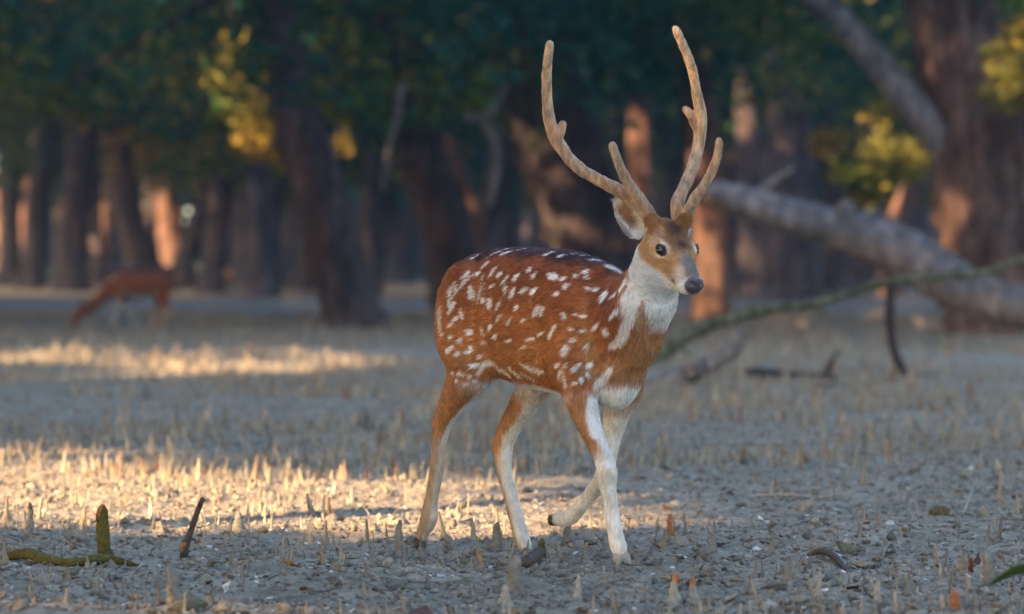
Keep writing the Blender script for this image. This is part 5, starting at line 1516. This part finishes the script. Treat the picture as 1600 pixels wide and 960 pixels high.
b0 = gp(163, 866)
mo = tube_obj('mossy_stump', [b0 + [0, 0, -.02], up(b0, 162, 845), up(b0, 160, 815), up(b0, 160, 798), up(b0, 161, 790)], [.021, .0195, .018, .0165, .006], M_MOSS, sides=12, seed=3)
tag(mo, 'upright olive mossy stump with reddish tip, tallest stub at left', 'stump')
tube_obj('twig', [up(b0, 156, 811) + [0, -.01, 0], up(b0, 149, 815) + [0, -.02, 0], up(b0, 142, 820) + [0, -.02, 0]], [.003, .0022, .0012], M_STICK, mo, 5, world=b0 + [0, 0, -.02])
tube_obj('bare_tip', [up(b0, 155, 806) + [0, -.014, 0], up(b0, 156, 798) + [0, -.013, 0], up(b0, 161, 790) + [0, -.004, .002]], [.006, .007, .004], M_CUT, mo, 7, world=b0 + [0, 0, -.02])
r0 = gp(8, 874); 
rt = tube_obj('mossy_root', [gp(6, 876, .012), gp(40, 880, .020), gp(75, 886, .014), gp(110, 889, .016), gp(150, 886, .018), gp(180, 884, .018), gp(215, 884, .004)], [.010, .016, .014, .013, .014, .013, .005], M_MOSS, sides=10, seed=5)
tag(rt, 'long olive mossy root lying on the mud at far left', 'root')
b1 = gp(288, 868)
sk = tube_obj('leaning_stick', [b1 + [0, 0, -.01], up(b1, 289, 858), up(b1, 300, 825), up(b1, 310, 796), up(b1, 317, 779)], [.013, .012, .0088, .0078, .0072], M_STICK, sides=9, seed=6)
tag(sk, 'dark bare stick leaning right with orange scar near its foot', 'stick')
tube_obj('scar', [up(b1, 284, 862) + [0, -.008, 0], up(b1, 286, 853) + [0, -.009, 0], up(b1, 290, 848) + [0, -.006, 0]], [.006, .0085, .004], M_CUT, sk, 7, world=b1 + [0, 0, -.01])
def mound(px, pyb, pyt, w_, name, label, cat, mat=M_MOUND, seed=1, tip=None, peg=False):
    b = gp(px, pyb); k = b[1] / FPX; hgt = (pyb - pyt) * k
    t = np.linspace(0, 1, 9)
    rad = w_ * k * ((.62 * np.exp(-t * 2.4) + .14) if not peg else (.5 * (1.05 - .35 * t)))
    rad = rad.copy(); rad[-1] *= .5
    q = np.random.default_rng(seed)
    pts = np.stack([b[0] + q.normal(0, .05) * hgt * t + .02 * hgt * q.standard_normal(9), b[1] + 0 * t, b[2] - .012 + (hgt + .012) * t], 1)
    o = tube_obj(name, pts, rad, mat, sides=11, jit=.10, seed=seed, m=24)
    tag(o, label, cat)
    if tip:
        tube_obj('tip', [pts[-2] + [0, 0, -.004], pts[-1] + [0, 0, .001], pts[-1] + [0, 0, .010]], [rad[-2] * 1.15, rad[-1] * 1.9, rad[-1] * .8], tip, o, 8, world=pts[0])
    return o
mound(372, 838, 806, 26, 'root_stub', 'grey cone-shaped root stub right of the leaning stick', 'root stub', seed=11)
mound(624, 868, 806, 22, 'root_stub', 'grey root stub just left of the stag\'s rearmost hoof', 'root stub', seed=12)
mound(773, 862, 816, 26, 'root_stub', 'dark grey cone-shaped root stub between the stag\'s hind legs', 'root stub', seed=13)
mound(46, 842, 790, 16, 'root_stub', 'thin grey root stub with dark tip left of mossy stump', 'root stub', seed=14, tip=M_STICK)
mound(889, 858, 818, 22, 'root_stub', 'squat grey root stub under the stag\'s lifted hoof', 'root stub', seed=15)
mound(270, 948, 878, 24, 'root_stub', 'tall pale grey root stub nearest the lower left', 'root stub', seed=16, peg=True)
mound(902, 936, 892, 17, 'root_stub', 'pale tan pointed root stub in front of the stag\'s front hoof', 'root stub', M_PALEW, 17)
mound(1054, 940, 894, 26, 'root_stub', 'fat pale root stub with bright orange tip', 'root stub', M_PALEW, 18, tip=M_CUT)
mound(1083, 938, 904, 22, 'root_stub', 'short orange-topped root stub beside the fattest one', 'root stub', M_PALEW, 19, tip=M_CUT)
mound(1493, 962, 934, 17, 'root_stub', 'flat-topped orange root stub at the bottom right edge', 'root stub', M_CUT, 20, peg=True)
mound(1371, 945, 905, 13, 'root_stub', 'slim pale root stub standing right of the curved dark stick', 'root stub', M_PALEW, 21, peg=True)
mound(1546, 925, 868, 20, 'root_stub', 'broad grey root stub left of the green leaf tip', 'root stub', seed=22, peg=True)
mound(1279, 940, 894, 14, 'root_stub', 'pale slim cone root stub below the curved dark stick', 'root stub', M_PALEW, 23)
mound(802, 930, 868, 26, 'root_stub', 'lumpy grey root stub in front of the stag\'s second hind hoof', 'root stub', seed=24, peg=True)
mound(788, 948, 920, 24, 'root_stub', 'low rounded tan root stub below the lumpy grey one', 'root stub', M_PALEW, seed=25)
mound(1048, 845, 815, 11, 'root_stub', 'slim orange-brown root stub right of the stag\'s front hoof', 'root stub', M_CUT, 26, peg=True)
mound(1516, 912, 882, 9, 'root_stub', 'thin dark red-brown root peg near the right edge', 'root stub', simple_mat('red_root', (.13, .035, .02), .8), 27, peg=True)
mound(848, 876, 846, 14, 'root_stub', 'small dark olive stub behind the short broken branch', 'root stub', M_MOSS, 28, peg=True)
lg = tube_obj('broken_branch', [gp(822, 892, .016), gp(832, 884, .020), gp(845, 876, .018)], [.0175, .0185, .015], M_STICK, sides=10, m=8, seed=8)
tag(lg, 'short thick broken branch lying in front of the hind hoof', 'branch')
c1 = tube_obj('curved_stick', [gp(1262, 876, .012), gp(1285, 877, .018), gp(1305, 882, .014), gp(1318, 890, .010), gp(1332, 896, -.004)], [.006, .0095, .009, .0075, .004], M_STICK, sides=8, seed=9)
tag(c1, 'curved dark stick lying on the mud at lower right', 'stick')
c2 = tube_obj('hooked_twig', [gp(1378, 880, .0), gp(1384, 870, .022), gp(1394, 866, .024), gp(1402, 874, .004)], [.004, .006, .006, .003], M_MOUND, sides=7, seed=10)
tag(c2, 'small hooked grey twig arching from the mud', 'twig')
c3 = tube_obj('long_twig', [gp(1170, 781, .01), gp(1230, 783, .02), gp(1290, 785, .012), gp(1345, 781, .02)], [.006, .0075, .006, .003], M_PALEW, sides=7, seed=11)
tag(c3, 'long thin pale twig lying flat across the shaded mud', 'twig')
c4 = tube_obj('long_twig', [gp(700, 800, .01), gp(718, 793, .02), gp(738, 785, .03)], [.006, .006, .003], M_PALEW, sides=7, seed=12)
tag(c4, 'straight pale twig in the sunlit strip between the stag\'s hind legs', 'twig')
c5 = tube_obj('long_twig', [gp(1505, 809, .0), gp(1515, 798, .04), gp(1524, 787, .085)], [.005, .004, .002], M_PALEW, sides=7, seed=13)
tag(c5, 'thin grey twig leaning up at the right edge of the mud', 'twig')
# crab mound
cm = gp(1468, 815)
V, F = uvsphere((0, 0, 0), np.eye(3)[[2, 0, 1]], (.030, .036, .030), 18, 12)
V = V * (1 + .22 * fbm(V[:, 0] * 60, V[:, 1] * 60, V[:, 2] * 60, 3)[:, None])
cmo = link_mesh('mud_ball', mesh_vf('mud_ball', V, F), simple_mat('brown_mud_ball', (.13, .085, .045), .9, 90, .7, .01)); cmo.location = cm + [0, 0, .02]
tag(cmo, 'round brown lump of rough mud beside the pale root tips', 'mud ball')
for (px, py, sz, ll) in ((1030, 0, 0, None),) if False else []: pass

# green leaf entering at the lower right
M_LEAF1, nt, b = new_mat('green_leaf_blade'); b.inputs['Base Color'].default_value = (.045, .085, .008, 1); b.inputs['Roughness'].default_value = .5
def leaf_blade():
    Y = 9.0; P0 = PX(1640, 888, Y); P1 = PX(1543, 916, Y)
    pl = empty('leafy_plant', (P0[0] + .05, Y, gh(P0[0] + .05, Y)), 'green leaf of a low plant reaching in at the bottom right', 'plant')
    ax = P1 - P0; V, F = [], []
    for i in range(13):
        t = i / 12; c = P0 + ax * t + np.array([0, 0, .012 * math.sin(math.pi * t)]); w_ = .030 * math.sin(math.pi * min(1, .12 + t * .88)) ** .7
        if i == 12: w_ = .001
        for j in range(5):
            y = (j - 2) / 2
            V.append(c + np.array([0.15 * y * w_, y * w_ * .75, y * w_ * -.42 + abs(y) * w_ * .22]))
    for i in range(12):
        for j in range(4): a = i * 5 + j; F.append((a, a + 1, a + 6, a + 5))
    o = link_mesh('leaf', mesh_vf('leaf', np.array(V), F, True, origin=np.array(pl.location)), M_LEAF1, pl)
    sd = o.modifiers.new('thick', 'SOLIDIFY'); sd.thickness = .0012
    st = [np.array(pl.location), np.array(pl.location) + [.01, 0, .03], P0]
    tube_obj('stem', st, [.003, .0028, .0015], M_LEAF1, pl, 6, world=np.array(pl.location))
leaf_blade()
# ---------------------------------------------------------------- bluish evening haze under the trees
hz_me = bpy.data.meshes.new('haze'); bm = bmesh.new(); bmesh.ops.create_cube(bm, size=1.0); bm.to_mesh(hz_me); bm.free()
hz = bpy.data.objects.new('haze', hz_me); COL.objects.link(hz); tag(hz, 'thin blue haze hanging between the trees', 'haze', kind='stuff')
hz.scale = (170, 340, 34); hz.location = (0, 125, 15.5)
m = bpy.data.materials.new('haze_air'); m.use_nodes = True; nt = m.node_tree
for n in list(nt.nodes): nt.nodes.remove(n)
o_ = nt.nodes.new('ShaderNodeOutputMaterial'); v_ = nt.nodes.new('ShaderNodeVolumePrincipled')
v_.inputs['Color'].default_value = (.42, .62, 1.0, 1); v_.inputs['Density'].default_value = .00042; v_.inputs['Anisotropy'].default_value = 0.0
nt.links.new(v_.outputs[0], o_.inputs['Volume']); hz_me.materials.append(m)
SC.cycles.volume_bounces = 0
